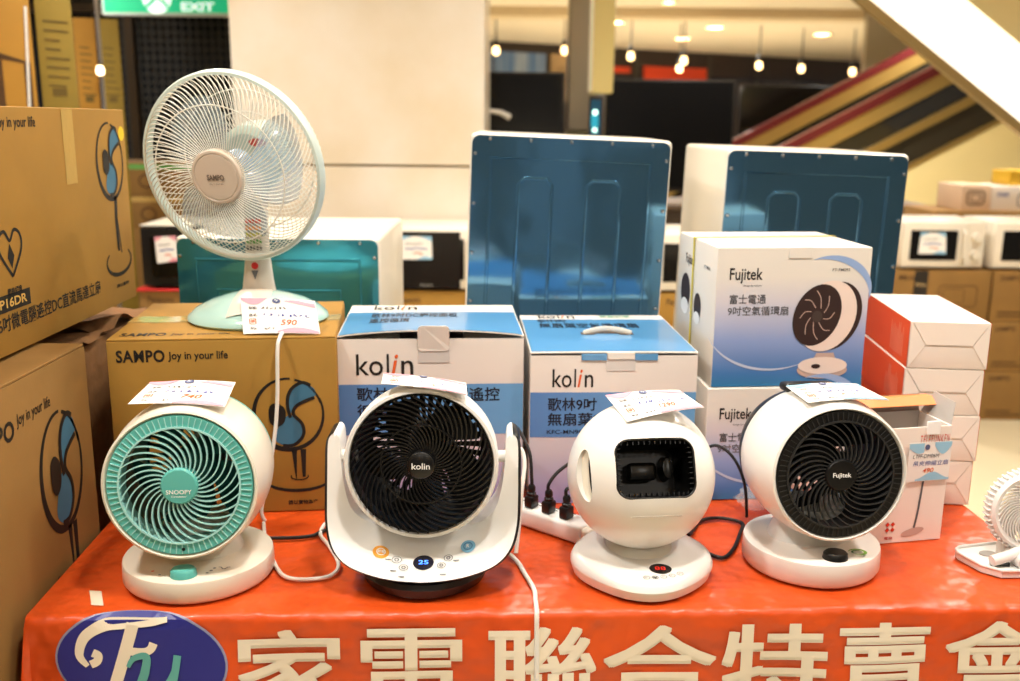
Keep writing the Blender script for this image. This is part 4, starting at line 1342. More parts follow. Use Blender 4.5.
# --- orange and white cartons stacked at the right
CW, CDp, CHt = 0.128, 0.27, 0.0795
for k in range(4):
    yw = -5.5 + (0.6, -0.4, 0.3, 0.0)[k]
    fl = (0.660 + 0.002 * (k % 2) , 1.590 - 0.001 * k)
    bx = box_at(fl, CW, CDp, yw)
    t = carton('fan_carton', 'small orange and white carton at right, ' + ('lowest of the stack of four', 'second from the bottom of the stack of four', 'third from the bottom of the stack of four', 'topmost of the stack of four')[k],
               'carton', (bx[0], bx[1], TT + k * (CHt + 0.0005)), CW, CDp, CHt, yw, mat('warm_white_card', (240, 228, 216), 0.45), 'orange and white cartons')
    fl_ = face(CW, CDp, CHt, 'left')
    fillgrid(t, 0.001, 0.001, CDp - 0.001, CHt - 0.001, fl_, ORANGE, 'orange_side')
    f2 = lambda u, v: lift(fl_, u, v, 0.0005)
    rr = random.Random(k)
    for j in range(9):
        u = CDp - 0.10 + j * 0.0085
        stroke(t, [(u, 0.012), (u, CHt - 0.012 - rr.uniform(0, 0.02))], 0.0016, f2, mat('pale_orange_text', (246, 190, 160), 0.6), 'fine_print', smooth=0)
    fillgrid(t, 0.001, 0.001, CDp - 0.001, CHt - 0.001, face(CW, CDp, CHt, 'right'), ORANGE, 'orange_side')
    # envelope-folded end: triangular tucks proud of the face
    y0 = -CDp / 2
    a_ = 0.026
    for (tri) in ([(-CW / 2 + .001, 0.001), (-CW / 2 + .001, CHt - .001), (-CW / 2 + a_, CHt / 2)], [(CW / 2 - .001, CHt - .001), (CW / 2 - .001, 0.001), (CW / 2 - a_, CHt / 2)],
                  [(-CW / 2 + .003, CHt - .001), (CW / 2 - .003, CHt - .001), (CW / 2 - a_ - .001, CHt / 2 + .001), (-CW / 2 + a_ + .001, CHt / 2 + .001)]):
        n_ = len(tri)
        vs = [(p[0], y0 - 0.0003, p[1]) for p in tri] + [(p[0], y0 - (0.002 if n_ == 4 else 0.0012), p[1]) for p in tri]
        build('folded_tuck', G().add(vs, [tuple(range(n_, 2 * n_))] + [(i, (i + 1) % n_, n_ + (i + 1) % n_, n_ + i) for i in range(n_)]), MATS['warm_white_card'], t, smooth=False)

# --- opened white carton in front of them
w, d, h, yaw = 0.135, 0.085, 0.186, 12
bx = box_at((0.548, 1.412), w, d, yaw)
t = thing('fan_carton', 'opened white carton with an orange flap beside the black-grilled fan', 'carton', (bx[0], bx[1], TT), yaw)
OB = t
CW_ = mat('open_carton_white', (238, 226, 216), 0.45)
build('carton_body', dieboard(w, d, h), CW_, t, smooth=False)
GREYB = mat('grey_board_inside', (172, 166, 160), 0.7)
# rear lid standing open with its orange tuck edge
g = G()
prof = [(d / 2 - 0.001, h), (d / 2 + 0.006, h + 0.016), (d / 2 + 0.002, h + 0.026)]
for (y, z) in prof:
    for x in (-w / 2, w / 2):
        g.v.append(Vector((x, y, z)))
    for x in (-w / 2, w / 2):
        g.v.append(Vector((x, y + 0.0015, z + 0.0006)))
g.f = [[4 * k, 4 * k + 1, 4 * k + 5, 4 * k + 4] for k in range(2)] + [[4 * k + 2, 4 * k + 6, 4 * k + 7, 4 * k + 3] for k in range(2)]
build('open_lid', g, GREYB, t, smooth=False)
g = G()
rows = [(d / 2 + 0.004, h + 0.0255), (d / 2 - 0.012, h + 0.027), (d / 2 - 0.030, h + 0.018)]
for (y, z) in rows:
    for x in (-w / 2 + 0.004, w / 2 + 0.012):
        g.v.append(Vector((x * (1 if z > h + .0205 else 0.97), y, z)))
    for x in (-w / 2 + 0.004, w / 2 + 0.012):
        g.v.append(Vector((x * (1 if z > h + .0205 else 0.97), y, z - 0.0012)))
g.f = [[4 * k, 4 * k + 1, 4 * k + 5, 4 * k + 4] for k in range(2)] + [[4 * k + 2, 4 * k + 6, 4 * k + 7, 4 * k + 3] for k in range(2)] + [[8, 9, 11, 10]]
build('orange_tuck_flap', g, ORANGE2, t, smooth=False, label='curled orange tuck flap')
for s in (-1, 1):
    g = G().add([(s * w / 2, -d / 2 + .004, h), (s * w / 2, d / 2 - .004, h), (s * (w / 2 + 0.016), d / 2 - 0.012, h + 0.034), (s * (w / 2 + 0.016), -d / 2 + 0.02, h + 0.030),
                 (s * w / 2 + .001, -d / 2 + .004, h), (s * w / 2 + .001, d / 2 - .004, h), (s * (w / 2 + 0.016) + .001, d / 2 - 0.012, h + 0.034), (s * (w / 2 + 0.016) + .001, -d / 2 + 0.02, h + 0.030)],
                [(0, 1, 2, 3), (7, 6, 5, 4), (0, 3, 7, 4), (2, 1, 5, 6), (3, 2, 6, 7)])
    build('dust_flap', g, GREYB, t, smooth=False)
build('inner_divider', G().box((-w / 2 + .004, d / 2 - 0.006, 0.1), (w / 2 - 0.004, d / 2 - 0.0035, h + 0.002)), GREYB, t, smooth=False)
build('locking_tab', G().bbox((0.022, -d / 2 - 0.003, h - 0.012), (0.046, -d / 2 - 0.0008, h + 0.010), 0.0009, 1), PRWHITE, t)
fn = face(w, d, h, 'front', 0.0008)
REDP = mat('red_print', (206, 52, 28), 0.5)
text(t, 'TELEFUNKEN', 0.082, h - 0.026, 0.132, h - 0.013, fn, REDP, 0.0, 0.1, spacing=1.35)
stroke(t, [(0.094, 0.10), (0.090, 0.05), (0.086, 0.022)], 0.0035, fn, INKG, 'picture_pole')
fill(t, ell(0.084, 0.016, 0.020, 0.006, 20, rot=0.2), fn, PICS, 'picture_base')
stroke(t, ell(0.094, 0.128, 0.026, 0.026, 30), 0.003, fn, PICS, 'picture_guard', closed=True, smooth=0)
for (a_, b_) in ((0, 0), (0.009, 0), (0, 0.009), (0.009, 0.009)):
    fill(t, [(0.036 + a_, 0.018 + b_ + .004), (0.040 + a_, 0.018 + b_), (0.044 + a_, 0.018 + b_ + .004), (0.040 + a_, 0.018 + b_ + .008)], fn, REDP, 'emblem_diamond')
text(t, '電扇', 0.036, 0.006, 0.05, 0.011, fn, REDP, 0.01)
# ================================================================== fans
def rotY(a):
    return Matrix.Rotation(-a, 4, 'Y')      # counter-clockwise seen from the front (-Y)


def swirl_rib(r0, r1, swirl, wid, dep, n=9, power=1.25, bow=0.0, y0=0.0):
    """thin fin running outwards from r0 to r1 while turning counter-clockwise"""
    g = G()
    prev = None
    P = []
    for k in range(n + 1):
        q = k / n
        r = r0 + (r1 - r0) * q
        a = swirl * q ** power
        P.append(Vector((r * cos(a), y0 - bow * sin(pi * (0.5 + 0.5 * q)), r * sin(a))))
    for k in range(n + 1):
        t = (P[min(k + 1, n)] - P[max(k - 1, 0)]).normalized()
        s = Vector((-t.z, 0, t.x))
        for (sx, dy) in ((-1, 0), (1, 0), (0.7, dep), (-0.7, dep)):
            g.v.append(P[k] + s * (wid / 2 * sx) + Vector((0, dy, 0)))
    for k in range(n):
        for j in range(4):
            l = (j + 1) % 4
            g.f.append([4 * k + j, 4 * k + l, 4 * k + 4 + l, 4 * k + 4 + j])
    g.f.append([3, 2, 1, 0]); g.f.append([4 * n, 4 * n + 1, 4 * n + 2, 4 * n + 3])
    return g


def ribs(grille, g, m, count, name='grille_rib', start=0.0):
    first = None
    for k in range(count):
        ml = rotY(start + 2 * pi * k / count)
        if first is None:
            first = build(name, g, m, grille, ml=ml)
        else:
            share(first, grille, ml)


def blades(t, H, m, count, r0, r1, y, pitch=0.5, sweep=0.5, span=0.9, name='fan_blade'):
    g = G()
    nr, na = 6, 6
    for i in range(nr + 1):
        q = i / nr
        r = r0 + (r1 - r0) * q
        for j in range(na + 1):
            p = j / na
            a = sweep * q + (p - 0.5) * span * (0.75 + 0.35 * sin(pi * q))
            g.v.append(Vector((r * cos(a), y + (p - 0.5) * pitch * 0.05, r * sin(a))))
    for i in range(nr):
        for j in range(na):
            g.f.append([i * (na + 1) + j, i * (na + 1) + j + 1, (i + 1) * (na + 1) + j + 1, (i + 1) * (na + 1) + j])
    g2 = G().add(list(g.v), [])
    n = len(g.v)
    g2.add([v + Vector((0, 0.0018, 0)) for v in g.v], [])
    g2.f = [f for f in g.f] + [[i + n for i in f][::-1] for f in g.f]
    first = None
    for k in range(count):
        ml = H @ rotY(2 * pi * k / count)
        if first is None:
            first = build(name, g2, m, t, ml=ml, fix=False)
        else:
            share(first, t, ml)


def rear_guard(t, H, m, r0, r1, y, count, wid, label=None):
    g = G()
    for k in range(count):
        a = 2 * pi * k / count
        c, s = cos(a), sin(a)
        tx, tz = -s, c
        w0, w1 = wid * 0.5, wid * 0.5 * r1 / r0 * 0.75
        p = [(r0 * c - tx * w0, r0 * s - tz * w0), (r1 * c - tx * w1, r1 * s - tz * w1), (r1 * c + tx * w1, r1 * s + tz * w1), (r0 * c + tx * w0, r0 * s + tz * w0)]
        g.prism(p, y, y + 0.002)
    for r in (r0, (r0 + r1) / 2, r1):
        g.lathe([(r - 0.002, y - 0.001), (r + 0.002, y - 0.001), (r + 0.002, y + 0.003), (r - 0.002, y + 0.003)], 40, 'Y', closed=True)
    return build('rear_guard', g, m, t, smooth=False, ml=H, kind='stuff')


def ring_teeth(parent, m, r0, r1, y, count, wid=0.0012):
    g = G()
    for k in range(count):
        a = 2 * pi * k / count
        c, s = cos(a), sin(a)
        tx, tz = -s * wid / 2, c * wid / 2
        g.prism([(r0 * c - tx, r0 * s - tz), (r1 * c - tx, r1 * s - tz), (r1 * c + tx, r1 * s + tz), (r0 * c + tx, r0 * s + tz)], y - 0.0012, y + 0.0005)
    return build('ring_ridges', g, m, parent, smooth=False, kind='stuff')


def base_disc(t, r, h, m, top_r=None, name='base'):
    tr = top_r or r * 0.95
    return build(name, G().lathe([(0, 0.001), (r * 0.94, 0.001), (r * 0.97, 0.003), (r, 0.008), (r * 0.995, h - 0.005), (r * 0.985, h - 0.0015), (tr, h), (0, h + 0.003)], 64), m, t)


def hub_text(hub, body, w, h, y, m, bold=0.01, z=0.0):
    return text(hub, body, -w / 2, z - h / 2, w / 2, z + h / 2, lambda u, v: Vector((u, y, v)), m, bold, name='hub_lettering')


def circulator(name, label, loc, yaw, tilt, hz, house, grille_m, ridge_m, rear_m, blade_m, Rr, Rh, Rb, bh, rib_r, n_ribs, hub_r, ringw):
    t = thing(name, label, 'fan', loc, yaw, 'air circulator fans on the table')
    H = Matrix.Translation((0, 0, hz)) @ Matrix.Rotation(R(-tilt), 4, 'X')
    base_disc(t, Rb, bh, house)
    # neck
    g = G().lathe([(0.062, bh - 0.002), (0.056, bh + 0.012), (0.050, bh + 0.03), (0.050, hz - Rh + 0.035)], 40, sx=1.0, sy=0.85)
    g.xf(Matrix.Translation((0, 0.012, 0)))
    build('neck', g, house, t)
    fy = -0.082
    prof = [(Rr + 0.0015, fy + 0.004), (Rr + 0.004, fy), (Rr + 0.007, fy + 0.002), (Rh * 0.955, fy + 0.022), (Rh * 0.99, -0.035), (Rh, -0.010), (Rh * 0.995, 0.015), (Rh * 0.97, 0.040), (Rh * 0.955, 0.046),
            (Rh * 0.92, 0.044), (Rr * 0.98, 0.0), (Rr * 0.965, fy + 0.03)]
    build('housing', G().lathe(prof, 72, 'Y', closed=True), house, t, ml=H)
    prof = [(Rh * 0.95, 0.046), (Rh * 0.945, 0.056), (Rh * 0.86, 0.085), (Rh * 0.83, 0.092), (Rh * 0.80, 0.092), (Rh * 0.83, 0.082), (Rh * 0.91, 0.054), (Rh * 0.91, 0.046)]
    build('rear_shell', G().lathe(prof, 60, 'Y', closed=True), rear_m, t, ml=H)
    g = G()
    for k in range(60):
        a = 2 * pi * k / 60
        g.tube([(Rh * 0.948 * cos(a), 0.048, Rh * 0.948 * sin(a)), (Rh * 0.87 * cos(a), 0.081, Rh * 0.87 * sin(a))], 0.0013, 4)
    if rear_m is not BLACK:
        build('shell_ridges', g, rear_m, t, ml=H, kind='stuff')
    build('inner_duct', G().lathe([(Rr * 0.955, fy + 0.031), (Rr * 0.97, 0.0), (Rh * 0.90, 0.043), (Rh * 0.885, 0.043), (Rr * 0.955, 0.0), (Rr * 0.94, fy + 0.031)], 60, 'Y', closed=True), blade_m, t, ml=H)
    rear_guard(t, H, blade_m, 0.032, Rh * 0.81, 0.088, 34, 0.0036)
    build('motor', G().lathe([(0, 0.0), (0.026, 0.0), (0.034, 0.01), (0.036, 0.088), (0.0, 0.092)], 32, 'Y'), blade_m, t, ml=H)
    blades(t, H, blade_m, 5, 0.024, Rr * 0.86, 0.0, 0.55, -0.6, 0.78)
    # front grille: ring, fins, hub
    gr = build('grille', G().lathe([(Rr - ringw, fy + 0.001), (Rr, fy + 0.001), (Rr + 0.001, fy + 0.004), (Rr - 0.002, fy + 0.03), (Rr - ringw, fy + 0.03)], 72, 'Y', closed=True), grille_m, t, ml=H)
    ring_teeth(gr, ridge_m, Rr - ringw + 0.001, Rr - 0.001, fy + 0.001, 72)
    build('inner_lip', G().lathe([(Rr - ringw - 0.0012, fy - 0.0015), (Rr - ringw + 0.0012, fy - 0.0015), (Rr - ringw + 0.0012, fy + 0.03), (Rr - ringw - 0.0012, fy + 0.03)], 72, 'Y', closed=True), ridge_m, gr)
    rib = swirl_rib(hub_r - 0.002, Rr - ringw + 0.0005, rib_r, 0.0017, 0.006, 10, 1.2, bow=0.0, y0=fy - 0.0005)
    ribs(gr, rib, ridge_m, n_ribs)
    hub = build('hub', G().lathe([(0, fy - 0.0045), (hub_r * 0.9, fy - 0.004), (hub_r, fy - 0.001), (hub_r, fy + 0.014), (0, fy + 0.014)], 48, 'Y'), grille_m, t, ml=H)
    return t, H, gr, hub, fy


# --- mint green fan
A_LOC = (-0.4405, 1.298, TT)
t, H, gr, hub, fy = circulator('circulator_fan', 'cream and mint green air circulator fan at the left of the table', A_LOC, 5, 5, 0.1555, CREAM, TEAL, TEALL, TEAL, TEALD, 0.0940, 0.1075, 0.104, 0.034, 0.85, 32, 0.0245, 0.0155)
hub_text(hub, 'SNOOPY', 0.033, 0.0058, fy - 0.0052, PRWHITE, 0.010, -0.007)
hub_text(hub, 'Circulator', 0.020, 0.0026, fy - 0.0052, PRWHITE, 0.01, -0.013)
build('screw_hole', G().lathe([(0, fy - 0.0012), (0.0024, fy - 0.0012)], 14, 'Y').xf(Matrix.Translation((0.002, 0, -0.0865))), BLACKM, gr, smooth=False)
g = G().bbox((-0.042, 0.030, 0.098), (0.042, 0.062, 0.1125), 0.006, 3)
build('carry_handle', g, TEALL, t, ml=H)
kn = build('speed_knob', G().lathe([(0, 0.011), (0.0145, 0.0105), (0.017, 0.008), (0.0178, 0.0)], 32, sx=1.0, sy=0.85).xf(Matrix.Translation((-0.003, -0.080, 0.0345))), TEAL, t)
bt_ = lambda u, v: Vector((u, v, 0.0372))
for (u, v, m) in ((-0.046, -0.070, INKO), (-0.034, -0.082, INKG), (0.028, -0.080, INKG), (0.032, -0.073, INKG), (0.035, -0.066, INKG)):
    fill(t, ell(u, v, 0.0022, 0.0018, 12), bt_, m, 'dial_mark')
stroke(t, scribble(6, 0.040, 0.056, -0.066, 0.003, 2), 0.0018, bt_, INKG, 'dial_mark', smooth=0)

# --- black-grilled fan
D_LOC = (0.449, 1.356, TT)
t, H, gr, hub, fy = circulator('circulator_fan', 'white air circulator fan with black grille and black knob', D_LOC, 5, 5, 0.158, WHITE, BLACK, DARKGREY, BLACK, BLACKM, 0.0885, 0.1035, 0.0985, 0.038, 0.85, 32, 0.0230, 0.0135)
DT = t
hub_text(hub, 'Fujitek', 0.026, 0.0085, fy - 0.0052, PRWHITE, 0.02)
build('carry_handle', G().bbox((-0.04, 0.030, 0.094), (0.04, 0.062, 0.107), 0.006, 3), BLACK, t, ml=H)
build('speed_knob', G().lathe([(0, 0.010), (0.0145, 0.0098), (0.017, 0.0075), (0.018, 0.0)], 32, sy=0.85).xf(Matrix.Translation((0.006, -0.074, 0.0385))), BLACK, t)
bt_ = lambda u, v: Vector((u, v, 0.0418))
stroke(t, ell(0.042, -0.064, 0.012, 0.009, 24, R(-120), R(160)), lambda q: 0.001 + 0.004 * sin(pi * q), bt_, mat('green_mark', (120, 170, 60), 0.5), 'energy_mark', smooth=0)
stroke(t, ell(0.042, -0.064, 0.007, 0.005, 18, R(0), R(250)), lambda q: 0.001 + 0.002 * sin(pi * q), bt_, mat('dark_green_mark', (40, 110, 60), 0.5), 'energy_mark', smooth=0)

# --- fan in a cradle
B_LOC = (-0.119, 1.304, TT)
t = thing('cradle_fan', 'white and black fan in a U-shaped cradle with a blue display', 'fan', B_LOC, 1, 'air circulator fans on the table')
hz = 0.179
H = Matrix.Translation((0, 0.0, hz)) @ Matrix.Rotation(R(-4), 4, 'X')
build('base', G().lathe([(0, 0.001), (0.078, 0.001), (0.086, 0.004), (0.092, 0.018), (0.089, 0.025), (0.05, 0.029), (0, 0.03)], 56).xf(Matrix.Translation((0, -0.002, 0))), mat('charcoal_plastic', (34, 32, 32), 0.3), t)
half = [  # outer x, z, y ; inner x, z, y
    (0.1235, 0.212, -0.010, 0.1205, 0.212, -0.010), (0.1290, 0.207, -0.012, 0.1165, 0.207, -0.011), (0.1312, 0.196, -0.015, 0.1150, 0.196, -0.012), (0.1315, 0.165, -0.022, 0.1130, 0.168, -0.016), (0.1315, 0.125, -0.032, 0.1080, 0.132, -0.020),
    (0.1295, 0.092, -0.046, 0.1000, 0.106, -0.020), (0.1210, 0.066, -0.062, 0.0850, 0.088, -0.014), (0.1020, 0.049, -0.076, 0.0650, 0.076, -0.006), (0.0700, 0.039, -0.087, 0.0420, 0.069, -0.002), (0.0350, 0.034, -0.094, 0.0200, 0.066, 0.0), (0.0, 0.032, -0.096, 0.0, 0.065, 0.0)]
oc = cat_rom([(a[0], a[2], a[1]) for a in half], 5)
ic = cat_rom([(a[3], a[5], a[4]) for a in half], 5)
oc = [Vector((-p.x, p.y, p.z)) for p in oc] + [p.copy() for p in oc[-2::-1]]
ic = [Vector((-p.x, p.y, p.z)) for p in ic] + [p.copy() for p in ic[-2::-1]]
BY = 0.045
N_ = len(oc)
nf = 6
g = G()
for k in range(N_):
    o_, i_ = oc[k], ic[k]
    for j in range(nf + 1):
        q = j / nf
        p = o_.lerp(i_, q)
        p.z -= 0.004 * sin(pi * q)
        g.v.append(p)
    g.v.append(Vector((i_.x, BY, i_.z)))
    g.v.append(Vector((o_.x, BY, o_.z)))
m_ = nf + 3
for k in range(N_ - 1):
    for j in range(m_):
        l = (j + 1) % m_
        g.f.append([k * m_ + j, k * m_ + l, (k + 1) * m_ + l, (k + 1) * m_ + j])
g.f.append(list(range(m_))); g.f.append([(N_ - 1) * m_ + j for j in range(m_)][::-1])
cr = build('cradle', g, WHITE2, t)
g = G()
for k in range(N_):
    o_, i_ = oc[k], ic[k]
    d = Vector((o_.x - i_.x, 0, o_.z - i_.z))
    if d.length < 1e-6:
        d = Vector((0, 0, -1))
    tn = oc[min(k + 1, N_ - 1)] - oc[max(k - 1, 0)]
    d = Vector((tn.z, 0, -tn.x)).normalized()
    if d.dot(Vector((o_.x, 0, o_.z - 0.13))) < 0:
        d = -d
    tp_ = min(1.0, (min(k, N_ - 1 - k) + 0.5) / 12)
    for (off, yy_) in ((0.0006, o_.y + 0.002), (0.0010 + 0.0032 * tp_, o_.y + 0.005), (0.0010 + 0.0032 * tp_, BY - 0.004), (0.0006, BY)):
        g.v.append(Vector((o_.x, yy_, o_.z)) + d * off)
for k in range(N_ - 1):
    for j in range(4):
        l = (j + 1) % 4
        g.f.append([4 * k + j, 4 * k + l, 4 * k + 4 + l, 4 * k + 4 + j])
g.f.append([0, 1, 2, 3]); g.f.append([4 * (N_ - 1) + j for j in (3, 2, 1, 0)])
build('cradle_back_shell', g, BLACK, t, label='thin black outer shell of the cradle')


def cradle_surf(x, q):
    """point on the cradle's sloping lower face"""
    best = min(range(N_), key=lambda k: abs(oc[k].lerp(ic[k], q).x - x) + (10 if oc[k].z > 0.1 else 0))
    p = oc[best].lerp(ic[best], q)
    p.z -= 0.004 * sin(pi * q)
    p.x = x
    return p


def surf_frame(x, q):
    p = cradle_surf(x, q)
    up = cradle_surf(x, min(1, q + 0.15)) - cradle_surf(x, q - 0.15)
    rt = cradle_surf(x + 0.012, q) - cradle_surf(x - 0.012, q)
    up.normalize()
    rt = (rt - up * rt.dot(up)).normalized()
    n = rt.cross(up)
    if n.y > 0:
        n = -n
    return p, rt, up, n


def disc_at(parent, x, q, r, m, e, name, r2=None, sx=1.0):
    p, rt, up, n = surf_frame(x, q)
    fn = lambda u, v: p + rt * u + up * v + n * e
    if r2:
        return stroke(parent, ell(0, 0, r * sx, r, 28), r2, fn, m, name, closed=True, smooth=0), fn
    return fill(parent, ell(0, 0, r * sx, r, 32), fn, m, name), fn


o, fn = disc_at(cr, 0.002, 0.40, 0.0142, mat('display_navy', (12, 10, 34), 0.1, coat=0.5), 0.0016, 'display')
f2 = lambda u, v: lift(fn, u, v, 0.0006)
text(cr, '25', -0.0068, -0.004, 0.0068, 0.004, f2, mat('display_digit_blue', (70, 130, 255), 0.4, emit=3.0), 0.01, name='display_digits')
disc_at(cr, -0.058, 0.52, 0.0115, mat('orange_emblem', (240, 166, 60), 0.4), 0.0016, 'orange_emblem')
_, fe = disc_at(cr, -0.058, 0.52, 0.006, PRWHITE, 0.0022, 'emblem_ring', 0.0012)
text(cr, '節電', -0.005, -0.003, 0.005, 0.003, lambda u, v: lift(fe, u, v, 0.0005), PRWHITE, 0.01)
disc_at(cr, 0.063, 0.60, 0.0105, mat('blue_emblem', (120, 176, 206), 0.35), 0.0016, 'blue_emblem')
_, fe = disc_at(cr, 0.063, 0.60, 0.006, mat('deep_blue_emblem', (70, 124, 170), 0.4), 0.0022, 'emblem_ring', 0.0014)
text(cr, 'R', -0.002, -0.003, 0.002, 0.003, lambda u, v: lift(fe, u, v, 0.0005), PRWHITE, 0.02)
for (x, q, r) in ((-0.035, 0.42, 0.0065), (-0.0245, 0.28, 0.006), (0.027, 0.32, 0.0055), (0.036, 0.46, 0.0058)):
    disc_at(cr, x, q, r, INKG, 0.0016, 'touch_button', 0.0008)
    disc_at(cr, x, q, r * 0.4, INKG, 0.0016, 'touch_button', 0.0012)
for (x, q) in ((-0.038, 0.18), (-0.026, 0.08), (0.03, 0.12), (-0.047, 0.4), (0.047, 0.38)):
    p, rt, up, n = surf_frame(x, q)
    laid('button_caption', [(-0.004, -0.0008), (0.004, -0.0008), (0.004, 0.0008), (-0.004, 0.0008)], [(0, 1, 2, 3)], lambda u, v: p + rt * u + up * v + n * 0.0016, INKG, cr)
# head
fy = -0.052
Rr = 0.1035
build('housing', G().lathe([(Rr - 0.0065, fy + 0.003), (Rr - 0.005, fy - 0.0005), (Rr - 0.001, fy), (Rr + 0.001, fy + 0.004), (Rr, 0.0), (Rr - 0.008, 0.03), (Rr - 0.012, 0.03), (Rr - 0.006, 0.0)], 72, 'Y', closed=True), WHITE2, t, ml=H)
build('rear_shell', G().lathe([(Rr - 0.009, 0.0305), (Rr - 0.010, 0.04), (Rr - 0.018, 0.058), (Rr - 0.022, 0.064), (Rr - 0.025, 0.063), (Rr - 0.022, 0.056), (Rr - 0.014, 0.038), (Rr - 0.014, 0.0305)], 56, 'Y', closed=True), BLACKM, t, ml=H)
build('inner_duct', G().lathe([(Rr - 0.0065, fy + 0.027), (Rr - 0.0065, 0.0), (Rr - 0.0125, 0.03), (Rr - 0.0145, 0.03), (Rr - 0.0085, 0.0), (Rr - 0.0085, fy + 0.027)], 60, 'Y', closed=True), BLACKM, t, ml=H)
rear_guard(t, H, BLACKM, 0.032, Rr - 0.0225, 0.060, 34, 0.0046)
build('motor', G().lathe([(0, -0.01), (0.026, -0.01), (0.034, 0.004), (0.036, 0.062), (0, 0.066)], 32, 'Y'), BLACKM, t, ml=H)
blades(t, H, BLACKM, 5, 0.024, Rr * 0.80, -0.004, 0.5, -0.6, 0.85)
gr = build('grille', G().lathe([(Rr - 0.010, fy + 0.004), (Rr - 0.006, fy + 0.003), (Rr - 0.006, fy + 0.026), (Rr - 0.010, fy + 0.026)], 72, 'Y', closed=True), BLACK, t, ml=H)
GR_RIB = mat('black_gloss_rib', (20, 18, 17), 0.28)
rib = swirl_rib(0.017, Rr - 0.009, 1.25, 0.0022, 0.006, 12, 1.15, bow=-0.010, y0=fy - 0.006)
ribs(gr, rib, GR_RIB, 44)
build('stiffening_ring', G().lathe([(0.0535, fy - 0.001), (0.0555, fy - 0.001), (0.0555, fy + 0.004), (0.0535, fy + 0.004)], 56, 'Y', closed=True), GR_RIB, gr)
hub = build('hub', G().lathe([(0, fy - 0.0085), (0.0145, fy - 0.008), (0.0185, fy - 0.005), (0.0185, fy + 0.012), (0, fy + 0.012)], 44, 'Y'), BLACK, t, ml=H)
hub_text(hub, 'kolin', 0.0245, 0.0085, fy - 0.0092, PRWHITE, 0.01)
for s in (-1, 1):
    build('pivot', G().lathe([(0, -0.016), (0.0085, -0.016), (0.0085, 0.016), (0, 0.016)], 20).xf(Matrix.Translation((s * 0.1085, 0.0, hz - 0.002)) @ Matrix.Rotation(R(90), 4, 'Y')), WHITE2, t)

# --- spherical bladeless fan
C_LOC = (0.192, 1.311, TT)
t = thing('sphere_fan', 'white spherical bladeless fan with a black rectangular outlet', 'fan', C_LOC, 0, 'air circulator fans on the table')
SR, SZ = 0.105, 0.1435
g = G()
prof = [(0, 0.001), (0.088, 0.001), (0.094, 0.004), (0.0985, 0.018), (0.0985, 0.023), (0.095, 0.031), (0.088, 0.035), (0.0, 0.038)]
n = 72
for (r, hgt) in prof:
    for k in range(n):
        a = 2 * pi * k / n
        sq = 1.0 + 0.035 * cos(4 * a)
        tilt_ = 0.006 * sin(a) if hgt > 0.02 else 0.0
        g.v.append(Vector((r * cos(a) * sq, r * sin(a) * sq, hgt + tilt_ * (r / 0.1))))
for i in range(len(prof) - 1):
    for k in range(n):
        l = (k + 1) % n
        g.f.append([i * n + k, i * n + l, (i + 1) * n + l, (i + 1) * n + k])
bs = build('base', g, WHITE, t)
build('swivel_collar', G().lathe([(0.050, 0.034), (0.046, 0.041), (0.038, 0.052)], 40).xf(Matrix.Translation((-0.002, 0.018, 0))), CREAM, t)
HM = Matrix.Translation((-0.003, 0.019, SZ)) @ Matrix.Rotation(R(6.5), 4, 'Z') @ Matrix.Rotation(R(-25), 4, 'X')
# sphere with the outlet and a side slot cut out of its wall
bm = bmesh.new()
bmesh.ops.create_uvsphere(bm, u_segments=96, v_segments=64, radius=SR)
sm = bpy.data.meshes.new('shell'); bm.to_mesh(sm); bm.free()
so = bpy.data.objects.new('shell', sm); C.objects.link(so)
OW, OH = 0.110, 0.081


def tmp(g):
    me = bpy.data.meshes.new('cutter')
    me.from_pydata([tuple(v) for v in g.v], [], [tuple(f) for f in g.f])
    bm = bmesh.new(); bm.from_mesh(me)
    bmesh.ops.remove_doubles(bm, verts=bm.verts, dist=1e-6)
    bmesh.ops.recalc_face_normals(bm, faces=bm.faces)
    bm.to_mesh(me); bm.free()
    o = bpy.data.objects.new('cutter', me); C.objects.link(o)
    return o


cut1 = tmp(G().prism(rrect(-OW / 2, -OH / 2, OW / 2, OH / 2, 0.019, 8), -0.2, -0.01))
slotM = Matrix.Rotation(R(-62), 4, 'Z') @ Matrix.Rotation(R(2), 4, 'X')
cut2 = tmp(G().prism([(p[0] * 0.016, p[1] * 0.036) for p in ell(0, 0, 1, 1, 24)], -0.2, -0.092).xf(slotM))
inner = bmesh.new()
bmesh.ops.create_uvsphere(inner, u_segments=48, v_segments=32, radius=0.0)
inner.free()
for c_ in (cut1, cut2):
    md = so.modifiers.new('cut', 'BOOLEAN'); md.operation = 'DIFFERENCE'; md.object = c_; md.solver = 'EXACT'
dg = bpy.context.evaluated_depsgraph_get()
nm = bpy.data.meshes.new_from_object(so.evaluated_get(dg))
for o in (so, cut1, cut2):
    bpy.data.objects.remove(o)
nm.materials.clear()
nm.materials.append(WHITE)
nm.polygons.foreach_set('use_smooth', [True] * len(nm.polygons))
nm.set_sharp_from_angle(angle=R(30))
sph = bpy.data.objects.new('shell', nm)
link(sph, t, HM)
